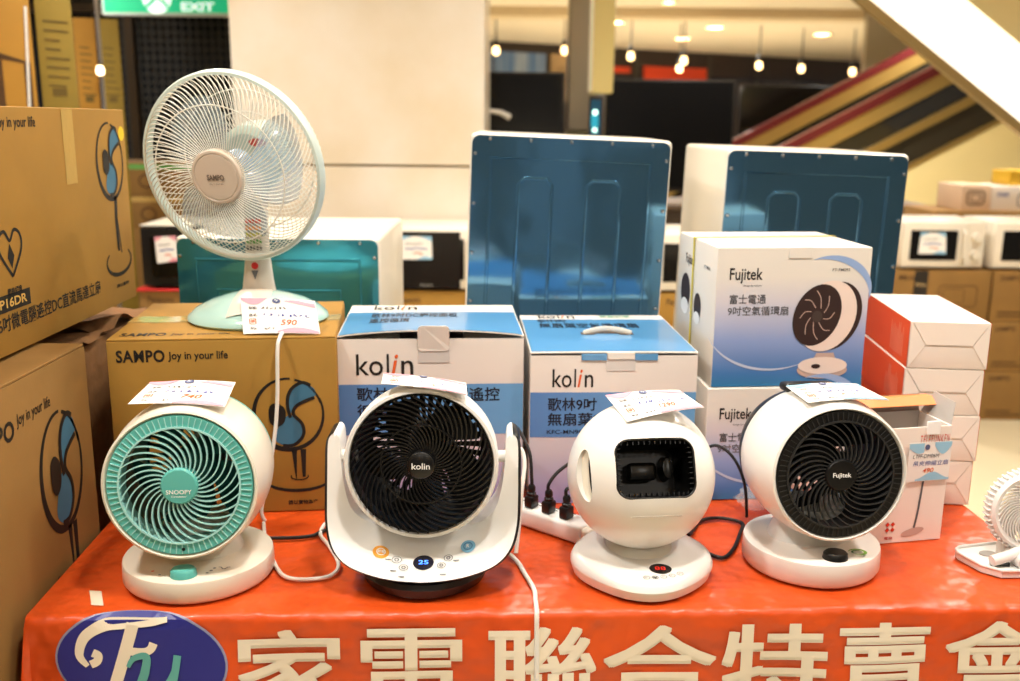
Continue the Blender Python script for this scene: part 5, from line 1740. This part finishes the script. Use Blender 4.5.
# black rim following the outlet, dark inner chamber and vent fins
rim = []
for (x, z) in rrect(-OW / 2 + 0.001, -OH / 2 + 0.001, OW / 2 - 0.001, OH / 2 - 0.001, 0.019, 8):
    rim.append((x, -sqrt(max(1e-6, SR * SR - x * x - z * z)) + 0.0015, z))
outl = build('outlet_frame', G().tube(rim, 0.0016, 8, closed=True), BLACK, t, ml=HM)
rin = rrect(-OW / 2 + 0.0015, -OH / 2 + 0.0015, OW / 2 - 0.0015, OH / 2 - 0.0015, 0.018, 8)
g = G()
for (sc, yv) in ((1.0, None), (0.88, -0.060), (0.84, -0.012)):
    for (x, z) in rin:
        g.v.append(Vector((x * sc, (-sqrt(SR * SR - x * x - z * z) + 0.003) if yv is None else yv, z * sc)))
nn = len(rin)
for i in range(2):
    for k in range(nn):
        l = (k + 1) % nn
        g.f.append([i * nn + k, i * nn + l, (i + 1) * nn + l, (i + 1) * nn + k])
g.f.append([2 * nn + k for k in range(nn)][::-1])
ch = build('outlet_duct', g, mat('outlet_black', (6, 6, 6), 0.35), t, ml=HM)
g = G().bbox((-0.027, -0.040, -0.012), (0.014, -0.014, 0.013), 0.006, 3)
build('inner_nozzle', g, mat('nozzle_charcoal', (26, 24, 22), 0.25), ch)
build('inner_nozzle', G().lathe([(0, -0.042), (0.014, -0.040), (0.018, -0.014)], 28, 'Y', sx=0.5).xf(Matrix.Translation((0.030, 0, 0.004))), mat('nozzle_charcoal', (46, 43, 40)), ch)
fin = None
for k in range(26):
    if k < 13:
        x = -0.044 + 0.088 * k / 12
        for z in (OH / 2 - 0.006, -OH / 2 + 0.006):
            yv = -sqrt(SR * SR - x * x - z * z) + 0.004
            g = G().box((-0.0006, 0.002, -0.0022), (0.0006, 0.012, 0.0022))
            ml = Matrix.Translation((x, yv, z))
            if fin is None:
                fin = build('vent_fin', g, BLACK, outl, smooth=False, ml=ml)
            else:
                share(fin, outl, ml)
    elif k < 22:
        z = -0.028 + 0.056 * (k - 13) / 8
        for x in (OW / 2 - 0.006, -OW / 2 + 0.006):
            yv = -sqrt(SR * SR - x * x - z * z) + 0.004
            share(fin, outl, Matrix.Translation((x, yv, z)) @ Matrix.Rotation(R(90), 4, 'Y'))
build('slot_mesh', G().prism([(p[0] * 0.0157, p[1] * 0.0355) for p in ell(0, 0, 1, 1, 24)], -0.0945, -0.0922).xf(slotM), CREAM, t, ml=HM)
build('slot_gap', G().prism([(0.007 + p[0] * 0.005, p[1] * 0.029) for p in ell(0, 0, 1, 1, 20)], -0.0958, -0.0947).xf(slotM), BLACKM, t, ml=HM)
# lip groove under the outlet
gp = []
for k in range(17):
    a = R(-24 + 48 * k / 16)
    b = R(-37)
    gp.append((SR * 1.0005 * sin(a) * cos(b), -SR * 1.0005 * cos(a) * cos(b), SR * 1.0005 * sin(b)))
build('seam_line', G().tube(gp, 0.0007, 6), mat('seam_grey', (188, 180, 168), 0.5), t, ml=HM)
# display and buttons on the base


def base_top(u, v, e=0.0012):
    r = hypot(u, v)
    a = atan2(v, u)
    hgt = 0.038 - 0.003 * min(1, r / 0.088) + 0.006 * sin(a) * (r / 0.1)
    if r > 0.088:
        hgt -= (r - 0.088) * 0.4
    return Vector((u, v, hgt + e))


fill(bs, ell(0.019, -0.057, 0.0155, 0.0125, 32), base_top, BLACK, 'display', label='oval black display')
text(bs, '88', 0.011, -0.062, 0.026, -0.053, lambda u, v: base_top(u, v, 0.002), mat('display_red', (210, 40, 24), 0.4, emit=0.7), 0.005, name='display_digits')
for k in range(5):
    u, v = -0.003 + k * 0.0118, -0.0805 + 0.0012 * k * k * 0.6
    stroke(bs, ell(u, v, 0.0042, 0.0042, 22), 0.0007, base_top, INKG, 'touch_button', closed=True, smooth=0)
    if k == 1:
        for j in range(3):
            a = j * 2.1 + 0.5
            fill(bs, ell(u + 0.0018 * cos(a), v + 0.0018 * sin(a), 0.0013, 0.0013, 10), base_top, INK, 'touch_icon')
    else:
        stroke(bs, ell(u, v, 0.0017, 0.0017, 12, 0, R(250)), 0.0006, base_top, INKG, 'touch_icon', smooth=0)
for a in (0.8, 2.3, 3.9, 5.5):
    build('foot', G().lathe([(0.008, -0.0002), (0.008, 0.003)], 12).xf(Matrix.Translation((0.075 * cos(a), 0.075 * sin(a), 0))), DARKGREY, t)

# --- standing fan on the brown carton
E_LOC = (-0.437, 1.672, SBTOP + 0.0008)
t = thing('standing_fan', 'pale teal and white standing fan on the brown carton', 'fan', E_LOC, 2)
EF = t
BASET = mat('pale_teal_gloss', (176, 214, 206), 0.16, coat=0.5)
EGREY = mat('warm_white_gloss', (222, 212, 198), 0.25, coat=0.3)
g = G()
prof = [(0.0, 0.0), (0.116, 0.0), (0.120, 0.004), (0.118, 0.010), (0.104, 0.022), (0.080, 0.034), (0.052, 0.043), (0.030, 0.048), (0.0, 0.050)]
build('base', G().lathe(prof, 64, sy=0.92), BASET, t)
# grey saddle running over the base from front to column
g = G()
ny, nx = 18, 8
for j in range(ny + 1):
    y = -0.096 + 0.138 * j / ny
    for i in range(nx + 1):
        x = (-0.033 + 0.066 * i / nx) * (1.0 - 0.25 * j / ny)
        r = hypot(x, y / 0.92)
        zz = 0.05
        for k in range(len(prof) - 2, 1, -1):
            r1, z1 = prof[k]
            r0_, z0_ = prof[k + 1]
            if r0_ <= r <= r1 + 1e-9:
                zz = z0_ + (z1 - z0_) * (r - r0_) / max(1e-9, r1 - r0_)
        g.v.append(Vector((x, y, zz + 0.0016 + 0.003 * max(0, 1 - (x / 0.034) ** 2))))
g.f = [[j * (nx + 1) + i, j * (nx + 1) + i + 1, (j + 1) * (nx + 1) + i + 1, (j + 1) * (nx + 1) + i] for j in range(ny) for i in range(nx)]
build('base_saddle', g, EGREY, t, label='warm white centre strip over the base')
colm = build('column', G().tube([(0, 0.012, 0.040), (0, 0.012, 0.07), (0, 0.014, 0.11), (0, 0.016, 0.16), (0, 0.018, 0.205), (0, 0.020, 0.235)], lambda q: 0.030 - 0.010 * min(1, q * 2.2), 24, flat=0.8), EGREY, t)
cf = lambda u, v: Vector((u, 0.0135 - 0.0295 + (v - 0.07) * 0.08, v))
fill(colm, ell(0.0, 0.094, 0.006, 0.006, 20), cf, mat('red_heart', (206, 40, 40), 0.5), 'heart_sticker')
fill(colm, [(-0.006, 0.086), (0.006, 0.086), (0.0, 0.070)], cf, INKG, 'heart_sticker_tail')
cf = lambda u, v: Vector((u, -0.0115, v))
for k, c in enumerate(((206, 70, 50), (226, 140, 60), (196, 190, 70), (96, 160, 80), (90, 90, 86))):
    zz = 0.166 - k * 0.0115
    for j in range(5):
        fill(colm, [(-0.013 + j * 0.0055, zz), (-0.0088 + j * 0.0055, zz), (-0.0088 + j * 0.0055, zz + 0.0055), (-0.011 + j * 0.0055, zz + 0.0085), (-0.013 + j * 0.0055, zz + 0.0055)], cf, mat('energy_band_%d' % k, c, 0.5), 'energy_label_band')
EZ = 0.259
H = Matrix.Translation((-0.0215, -0.041, EZ)) @ Matrix.Rotation(R(-15), 4, 'Z') @ Matrix.Rotation(R(12), 4, 'X')
GUARD = mat('guard_white', (226, 222, 208), 0.35)
GUARDR = mat('guard_ring_pale', (208, 222, 214), 0.3)
RG = 0.1545
ring = build('guard_ring', G().lathe([(RG - 0.003, -0.010), (RG + 0.002, -0.010), (RG + 0.0045, -0.004), (RG + 0.0045, 0.006), (RG + 0.002, 0.012), (RG - 0.003, 0.012)], 96, 'Y', closed=True), GUARDR, t, ml=H)


def guard(profile, nw, swirl, rw, name, extra):
    g = G()
    P = cat_rom([(r, y, 0) for r, y in profile], 3)
    for k in range(nw):
        a0 = 2 * pi * k / nw
        pts = []
        for i, p in enumerate(P):
            a = a0 + swirl * i / (len(P) - 1)
            pts.append((p.x * cos(a), p.y, p.x * sin(a)))
        g.tube(pts, rw, 4, caps=False)
    for (r, y) in extra:
        g.tube([(r * cos(2 * pi * k / 64), y, r * sin(2 * pi * k / 64)) for k in range(64)], rw * 1.3, 5, closed=True)
    return build(name, g, GUARD, t, ml=H, kind='stuff', fix=False)


guard([(0.030, -0.052), (0.06, -0.053), (0.10, -0.049), (0.130, -0.038), (0.145, -0.022), (RG - 0.001, -0.006)], 96, 0.75, 0.00085, 'front_guard_wires', [(0.112, -0.046)])
guard([(RG - 0.001, 0.006), (0.147, 0.026), (0.138, 0.046), (0.11, 0.058), (0.075, 0.064), (0.046, 0.066)], 84, 0.35, 0.00085, 'rear_guard_wires', [(0.118, 0.055), (0.080, 0.063), (0.046, 0.066)])
cap = build('hub_cap', G().lathe([(0, -0.0585), (0.0365, -0.058), (0.0375, -0.0565), (0.0390, -0.058), (0.0425, -0.0575), (0.0445, -0.053), (0.044, -0.044), (0, -0.044)], 56, 'Y'), mat('hub_warm_grey', (206, 192, 176), 0.32), t, ml=H)
hub_text(cap, 'SAMPO', 0.0300, 0.0095, -0.0594, mat('hub_letter_grey', (110, 98, 88), 0.5), 0.035)
hub_text(cap, 'Joy in your life', 0.024, 0.0032, -0.0594, mat('hub_letter_grey', (110, 98, 88)), 0.01, -0.0105)
BLADE = mat('clear_blue_blade', (172, 196, 214), 0.12, alpha=0.38)
blades(t, H, BLADE, 3, 0.022, 0.126, 0.002, 0.9, 0.2, 1.45)
build('blade_hub', G().lathe([(0, -0.03), (0.018, -0.028), (0.026, -0.018), (0.028, 0.02), (0, 0.02)], 32, 'Y'), mat('blade_hub_blue', (150, 176, 194), 0.25), t, ml=H)
mot = build('motor_housing', G().lathe([(0, 0.05), (0.044, 0.052), (0.056, 0.064), (0.058, 0.09), (0.053, 0.125), (0.038, 0.150), (0.016, 0.160), (0, 0.161)], 44, 'Y', sx=1.0, sy=1.02), mat('motor_pale_teal', (196, 212, 200), 0.28, coat=0.3), t, ml=H)
build('neck_joint', G().tube([(0, 0.020, 0.225), (0.002, 0.03, 0.245), (0.004, 0.04, EZ - 0.015)], lambda q: 0.024 + 0.004 * q, 20), EGREY, t)
laid('warning_sticker', ell(0, 0, 0.016, 0.007, 16), [tuple(range(16))], lambda u, v: Vector((u + 0.025, 0.047, v + 0.032)), mat('red_sticker', (200, 70, 50), 0.5), mot, label='red warning sticker')

# --- small clip fan at the right edge
F_LOC = (0.737, 1.350, TT)
t = thing('clip_fan', 'small white clip fan at the right end of the table', 'fan', F_LOC, 4)
poly = [(-0.062, 0.018), (-0.060, 0.030), (-0.052, 0.038), (0.03, 0.055), (0.075, 0.055), (0.075, -0.048), (-0.030, -0.045), (-0.050, -0.025)]
build('lower_jaw', G().prismz(poly, 0.0006, 0.010), WHITE2, t)
build('jaw_rim', G().tube([(p[0] * .98, p[1] * .98, 0.011) for p in poly], 0.0028, 8, closed=True), WHITE2, t)
build('rubber_pad', G().prismz([(-0.036, -0.026), (-0.010, -0.030), (-0.010, -0.016), (-0.032, -0.014)], 0.010, 0.016), BLACK, t)
build('jaw_recess', G().prismz([(p[0] * 0.013 - 0.018, p[1] * 0.010 + 0.014) for p in ell(0, 0, 1, 1, 20)], 0.0101, 0.0112), mat('recess_grey', (150, 144, 136), 0.5), t)
build('upper_jaw', G().tube(cat_rom([(-0.038, -0.030, 0.020), (-0.010, -0.026, 0.026), (0.02, -0.020, 0.034), (0.06, -0.012, 0.042)], 5), 0.008, 12), WHITE2, t)
build('hinge', G().lathe([(0, -0.034), (0.011, -0.034), (0.011, 0.012), (0, 0.012)], 22, 'Y').xf(Matrix.Translation((0.006, -0.008, 0.020))), WHITE2, t)
build('post', G().tube([(-0.002, 0.004, 0.010), (-0.001, 0.006, 0.035), (0.012, 0.008, 0.06)], 0.0095, 16), mat('clip_fan_grey', (214, 208, 198), 0.35), t)
FH = Matrix.Translation((0.026, -0.002, 0.086)) @ Matrix.Rotation(R(-8), 4, 'Z') @ Matrix.Rotation(R(-6), 4, 'X')
RC = 0.058
gr = build('grille', G().lathe([(RC - 0.010, -0.014), (RC - 0.004, -0.017), (RC, -0.012), (RC, 0.012), (RC - 0.004, 0.014), (RC - 0.008, 0.010)], 56, 'Y', closed=True), WHITE2, t, ml=FH)
tooth = build('grille_tooth', G().bbox((RC - 0.002, -0.010, -0.0016), (RC + 0.0045, 0.010, 0.0016), 0.0008, 1), WHITE2, gr, ml=rotY(0))
for k in range(1, 48):
    share(tooth, gr, rotY(2 * pi * k / 48))
ribs(gr, swirl_rib(0.010, RC - 0.009, 1.15, 0.0013, 0.004, 8, 1.2, bow=-0.004, y0=-0.018), WHITE2, 36)
for k in range(1):
    build('hub', G().lathe([(0, -0.026), (0.011, -0.025), (0.012, -0.02), (0.012, -0.01), (0, -0.01)], 28, 'Y'), WHITE2, t, ml=FH)
build('rear_guard', swirl_rib(0.008, RC - 0.006, 0.3, 0.002, 0.002, 6, 1.0, y0=0.014), WHITE2, t, ml=FH)
g = G()
for k in range(30):
    rb = swirl_rib(0.008, RC - 0.006, 0.3, 0.002, 0.002, 6, 1.0, y0=0.014)
    g.add([rotY(2 * pi * k / 30) @ v for v in rb.v], rb.f)
build('rear_guard_bars', g, WHITE2, t, ml=FH, kind='stuff')
build('motor', G().lathe([(0, -0.006), (0.016, -0.006), (0.018, 0.024), (0.010, 0.03), (0, 0.03)], 24, 'Y'), WHITE2, t, ml=FH)
blades(t, FH, WHITE2, 4, 0.012, RC - 0.014, -0.004, 0.3, 0.3, 0.9)
# ================================================================== price tags
TAGP = mat('tag_paper', (234, 228, 222), 0.55)
EMB = mat('tag_emblem', (84, 92, 130), 0.5)


def price_tag(label, corners, bend, pink, price, seed, blue_long=True, sag=(0, 0)):
    TL, TR, BR, BL = [Vector(c) for c in corners]
    n = (TR - TL).cross(TL - BL).normalized()
    n = -n
    if n.y > 0 and n.z < 0.3:
        n = -n
    if n.z < 0:
        n = -n
    t = thing('price_tag', label, 'price tag', tuple((BL + BR) / 2), 0, 'handwritten price tags')
    off = Vector(t.location)

    def P(u, v, e=0.0):
        p = (BL * (1 - u) + BR * u) * (1 - v) + (TL * (1 - u) + TR * u) * v
        return p + n * (bend * sin(pi * u) + sag[0] * sin(pi * v) + e) - off
    g = G()
    nu, nv = 14, 8
    for e in (0.0, 0.0005):
        g.add([P(i / nu, j / nv, e) for j in range(nv + 1) for i in range(nu + 1)], [(j * (nu + 1) + i, j * (nu + 1) + i + 1, (j + 1) * (nu + 1) + i + 1, (j + 1) * (nu + 1) + i) for j in range(nv) for i in range(nu)])
    build('paper', g, TAGP, t)
    W_ = (BR - BL).length
    hh = (TL - BL).length
    f = lambda u, v: P(u, v, 0.0012)
    f2 = lambda u, v: P(u, v, 0.0018)
    wm = WAVEP if pink else WAVEB

    def wave(a, b):
        m_ = len(a)
        vs = a + b
        laid('wave_print', vs, [(i, i + 1, m_ + i + 1, m_ + i) for i in range(m_ - 1)], f, wm, t)
    us = [k / 10 for k in range(11)]
    wave([(u * 0.36, 0.995 - 0.02 * sin(u * 3)) for u in us], [(u * 0.36, 0.93 - 0.16 * sin(pi * u) + 0.05 * u) for u in us])
    wave([(0.58 + u * 0.41, 0.93 + 0.03 * sin(5 * u)) for u in us], [(0.58 + u * 0.41, 0.92 - 0.15 * u) for u in us])
    wave([(0.45 + u * 0.54, 0.10 * sin(pi * u) + 0.06) for u in us], [(0.45 + u * 0.54, 0.012) for u in us])
    fill(t, [(p[0], p[1]) for p in ell(0.48, 0.91, 0.055, 0.07, 20)], f2, EMB, 'emblem')
    text(t, 'Fy', 0.455, 0.88, 0.505, 0.945, lambda u, v: P(u, v, 0.0023), PRWHITE, 0.02, 0.2)
    text(t, '型號:', 0.10, 0.66, 0.21, 0.74, f, INK, 0.01)
    text(t, '品名:', 0.10, 0.46, 0.21, 0.54, f, INK, 0.01)
    rr = random.Random(seed)

    def scrawl(u0, u1, v, hgt, cnt, m, wd):
        for k in range(cnt):
            c = u0 + (u1 - u0) * (k + 0.5) / cnt
            s = (u1 - u0) / cnt * 0.36
            pts = [(c + rr.uniform(-s, s), v + rr.uniform(-hgt, hgt)) for _ in range(4)]
            stroke(t, pts, wd, f, m, 'handwriting', smooth=4)
    scrawl(0.26, 0.60 if pink else 0.7, 0.70, 0.035, 6, INK, 0.013)
    scrawl(0.26, 0.92 if blue_long else 0.75, 0.50, 0.045, 8, INKB, 0.016)
    stroke(t, rrect(0.10, 0.25, 0.18, 0.40, 0.02), 0.012, f, INKO, 'price_stamp', closed=True, smooth=0)
    text(t, '特', 0.115, 0.275, 0.165, 0.375, f, INKO, 0.02)
    text(t, '原價', 0.10, 0.10, 0.18, 0.17, f, INK, 0.01)
    scrawl(0.28, 0.42, 0.13, 0.03, 3, INK, 0.013)
    if price:
        text(t, price, 0.50, 0.22, 0.72, 0.38, f, INKO, 0.012, 0.25, name='price_lettering')
    else:
        scrawl(0.5, 0.72, 0.3, 0.06, 3, INKO, 0.012)
    return t


# mint fan
price_tag('pink-edged price tag lying on the mint green fan', [(-0.505, 1.330, 1.022), (-0.386, 1.334, 1.0225), (-0.379, 1.252, 1.0105), (-0.505, 1.246, 1.0150)], 0.003, True, '740', 1)
# standing fan base
price_tag('pink-edged price tag leaning on the standing fan base', [(-0.448, 1.602, 1.0955), (-0.324, 1.598, 1.0915), (-0.305, 1.540, 1.0485), (-0.428, 1.536, 1.0480)], 0.002, True, '590', 2)
# sphere fan
price_tag('pink-edged price tag lying on top of the spherical fan', [(0.138, 1.36, 1.001), (0.244, 1.36, 1.010), (0.266, 1.285, 1.0065), (0.161, 1.28, 0.9865)], 0.003, True, '1290', 3)
# cradle fan: sheet lying almost edge-on across the rim
price_tag('narrow white price tag lying across the top of the cradle fan', [(-0.176, 1.325, 1.040), (-0.061, 1.325, 1.027), (-0.056, 1.255, 1.029), (-0.170, 1.255, 1.044)], 0.002, True, None, 4)
# black-grilled fan
price_tag('blue-edged price tag lying on the black-grilled fan', [(0.404, 1.385, 1.0105), (0.511, 1.395, 1.0125), (0.525, 1.305, 1.0135), (0.410, 1.295, 1.0115)], 0.003, False, None, 5)
# opened carton: tag hanging on the front
a_ = R(12)
ex_ = Vector((cos(a_), sin(a_), 0)); nb = Vector((sin(a_), -cos(a_), 0))
o_ = Vector((0.548, 1.412, TT))
c0 = o_ + ex_ * 0.062 + nb * 0.0035; c1 = o_ + ex_ * 0.1345 + nb * 0.0035
t = thing('price_tag', 'blue-edged price tag stuck on the opened white carton', 'price tag', tuple(c0 + Vector((0, 0, 0.10))), 12, 'handwritten price tags')
tw, th_ = 0.0725, 0.063
Pf = lambda u, v, e=0.0: Vector((u * tw, -e, v * th_))
build('paper', G().box((0, -0.0006, 0), (tw, 0, th_)), TAGP, t, smooth=False)
f = lambda u, v: Pf(u, v, 0.0011)
us = [k / 10 for k in range(11)]
for a, b in (([(u * .35, 0.98) for u in us], [(u * .35, 0.86 - 0.14 * sin(pi * u * .7)) for u in us]), ([(0.6 + .4 * u, 0.99) for u in us], [(0.6 + .4 * u, 0.9 - 0.22 * sin(pi * u)) for u in us]), ([(0.2 + .8 * u, 0.02) for u in us], [(0.2 + .8 * u, 0.06 + 0.18 * sin(pi * u) ** 2) for u in us])):
    laid('wave_print', a + b, [(i, i + 1, 11 + i + 1, 11 + i) for i in range(10)], f, WAVEB, t)
fill(t, ell(0.42, 0.88, 0.06, 0.07, 20), lambda u, v: Pf(u, v, 0.0016), EMB, 'emblem')
text(t, 'LTFF-DM06M', 0.1, 0.60, 0.72, 0.70, f, INKG, 0.0, 0.2, name='handwriting')
text(t, '吊夾伸縮立扇', 0.12, 0.40, 0.95, 0.53, f, INKB, 0.0, 0.15, name='handwriting')
text(t, '490', 0.36, 0.22, 0.62, 0.34, f, INKO, 0.01, 0.2, name='price_lettering')

# ================================================================== power strip, plugs and cables
CZ = TT + 0.0035
sx = Vector((0.124, 1.414, 0)) - Vector((0.006, 1.512, 0))
L_ = sx.length
ang = atan2(sx.y, sx.x)
ps = thing('power_strip', 'white power strip with black plugs behind the cradle fan', 'power strip', (0.006, 1.512, TT + 0.0006), math.degrees(ang))
build('strip_body', G().bbox((0, -0.022, 0.0), (L_, 0.022, 0.030), 0.006, 3), WHITE2, ps)
build('end_cap', G().bbox((L_ - 0.003, -0.020, 0.002), (L_ + 0.014, 0.020, 0.027), 0.006, 3), CREAM, ps)
for k in range(4):
    x = 0.022 + k * 0.030
    for s in (-1, 1):
        build('socket_slot', G().box((x - 0.005, s * 0.004 - 0.001 + 0.012, 0.0298), (x + 0.005, s * 0.004 + 0.001 + 0.012, 0.0304)), DARKGREY, ps, smooth=False)


def strip_pt(x, y, z):
    return Vector((0.006, 1.512, TT + 0.0006)) + Vector((cos(ang) * x - sin(ang) * y, sin(ang) * x + cos(ang) * y, z))


def cable(name, label, pts, r, m, group=None):
    P = cat_rom(pts, 8)
    o = build(name, G().tube(P, r, 8), m)
    tag(o, label, 'cable', group)
    return o


for k, (x, lab, up) in enumerate([(0.045, 'left', [(0.03, 0.01, 0.12), (-0.01, 0.02, 0.15), (-0.035, 0.03, 0.10)]), (0.080, 'middle', [(0.09, 0.02, 0.10), (0.12, 0.05, 0.12), (0.16, 0.06, 0.08)]), (0.115, 'right', [(0.122, 0.03, 0.075), (0.13, 0.06, 0.08), (0.14, 0.09, 0.03)])]):
    p = strip_pt(x, -0.006, 0.0306)
    t = thing('power_plug', 'black power plug in the white power strip, %s of three' % lab, 'plug', tuple(p), math.degrees(ang), 'black plugs in the power strip')
    build('plug_body', G().bbox((-0.008, -0.010, 0.0), (0.008, 0.010, 0.020), 0.003, 2), BLACK, t)
    build('strain_relief', G().lathe([(0.0075, 0.019), (0.0075, 0.024), (0.005, 0.026), (0.0065, 0.028), (0.0065, 0.034), (0.004, 0.038)], 14), BLACK, t)
    pts = [(0, 0, 0.032), (0, 0, 0.048)] + [(q[0] - x, q[1], q[2] - 0.03) for q in up]
    build('cable', G().tube(cat_rom(pts, 8), 0.0028, 8), DARKWIRE, t)

cable('power_cable', 'white power cable hanging from the standing fan down the brown carton', [(-0.364, 1.53, 1.052), (-0.3645, 1.512, 1.047), (-0.366, 1.502, 1.03), (-0.369, 1.499, 0.95), (-0.374, 1.490, 0.89), (-0.385, 1.475, 0.82), (-0.395, 1.47, 0.775), (-0.392, 1.475, CZ + .001)], 0.0032, WIRE)
cable('power_cable', 'white cable looping on the cover between mint fan and cradle fan', [(-0.392, 1.468, CZ), (-0.372, 1.400, CZ), (-0.338, 1.318, CZ), (-0.315, 1.280, CZ), (-0.285, 1.272, CZ), (-0.252, 1.284, CZ), (-0.246, 1.318, CZ + .002), (-0.272, 1.384, CZ), (-0.294, 1.430, CZ), (-0.286, 1.475, CZ + .002), (-0.24, 1.50, CZ)], 0.003, WIRE)
cable('power_cable', 'black cable lying on the cover behind the mint fan', [(-0.375, 1.41, CZ), (-0.335, 1.412, CZ), (-0.305, 1.42, CZ), (-0.29, 1.44, CZ), (-0.26, 1.462, CZ), (-0.20, 1.50, CZ)], 0.003, DARKWIRE)
# cable over the front edge
fe = lambda s, t_, e: Matrix.Rotation(R(TYAW), 4, 'Z') @ clothP(s, t_, e) + Vector((FL.x, FL.y, TT))
edge = [fe(0.664, v, 0.0038) for v in (0.045, 0.015, 0.0, -0.008, -0.016, -0.04, -0.09, -0.16, -0.25, -0.36)]
cable('power_cable', 'white cable from the cradle fan hanging over the front of the cover', [(-0.03, 1.375, CZ + .004), (-0.005, 1.366, CZ + .002), (0.014, 1.335, CZ), (0.024, 1.298, CZ)] + edge, 0.0034, WIRE)
cable('power_cable', 'white cable curling up beside the right cradle arm', [(0.012, 1.36, CZ + .002), (0.016, 1.38, 0.79), (0.020, 1.40, 0.84), (0.024, 1.42, 0.875), (0.018, 1.43, 0.895), (0.006, 1.42, 0.885)], 0.0032, WIRE)
cable('power_cable', 'black cable looping on the cover right of the spherical fan', [(0.272, 1.40, CZ + .004), (0.290, 1.385, CZ), (0.318, 1.355, CZ), (0.342, 1.385, CZ), (0.366, 1.445, CZ), (0.378, 1.486, CZ), (0.345, 1.506, CZ), (0.312, 1.492, CZ), (0.292, 1.45, CZ), (0.282, 1.43, CZ + .003)], 0.003, DARKWIRE)
cable('power_cable', 'black cable arching behind the black-grilled fan', [(0.30, 1.48, CZ), (0.296, 1.52, 0.79), (0.310, 1.545, 0.84), (0.340, 1.545, 0.865), (0.368, 1.53, 0.85), (0.386, 1.515, 0.81), (0.392, 1.51, CZ)], 0.0026, DARKWIRE)
# plug lump on that cable and the clear bag
g = G()
rr = random.Random(11)
nu, nv = 14, 9
for j in range(nv + 1):
    for i in range(nu):
        a = 2 * pi * i / nu
        b = pi * j / nv
        k = 1 + 0.35 * noise.noise(Vector((cos(a) * sin(b) * 2.3, sin(a) * sin(b) * 2.3, cos(b) * 2.3)))
        g.v.append(Vector((0.036 * k * cos(a) * sin(b), 0.022 * k * sin(a) * sin(b), 0.022 + 0.020 * k * cos(b))))
g.f = [[j * nu + i, j * nu + (i + 1) % nu, (j + 1) * nu + (i + 1) % nu, (j + 1) * nu + i] for j in range(nv) for i in range(nu)]
bag = build('plastic_bag', g, mat('clear_plastic', (235, 235, 235), 0.08, alpha=0.25, bump=(60, 1.0, 0.01)), None, smooth=True)
bag.location = (0.418, 1.545, TT + 0.002)
tag(bag, 'crumpled clear plastic bag between the spherical and black-grilled fans', 'plastic bag')
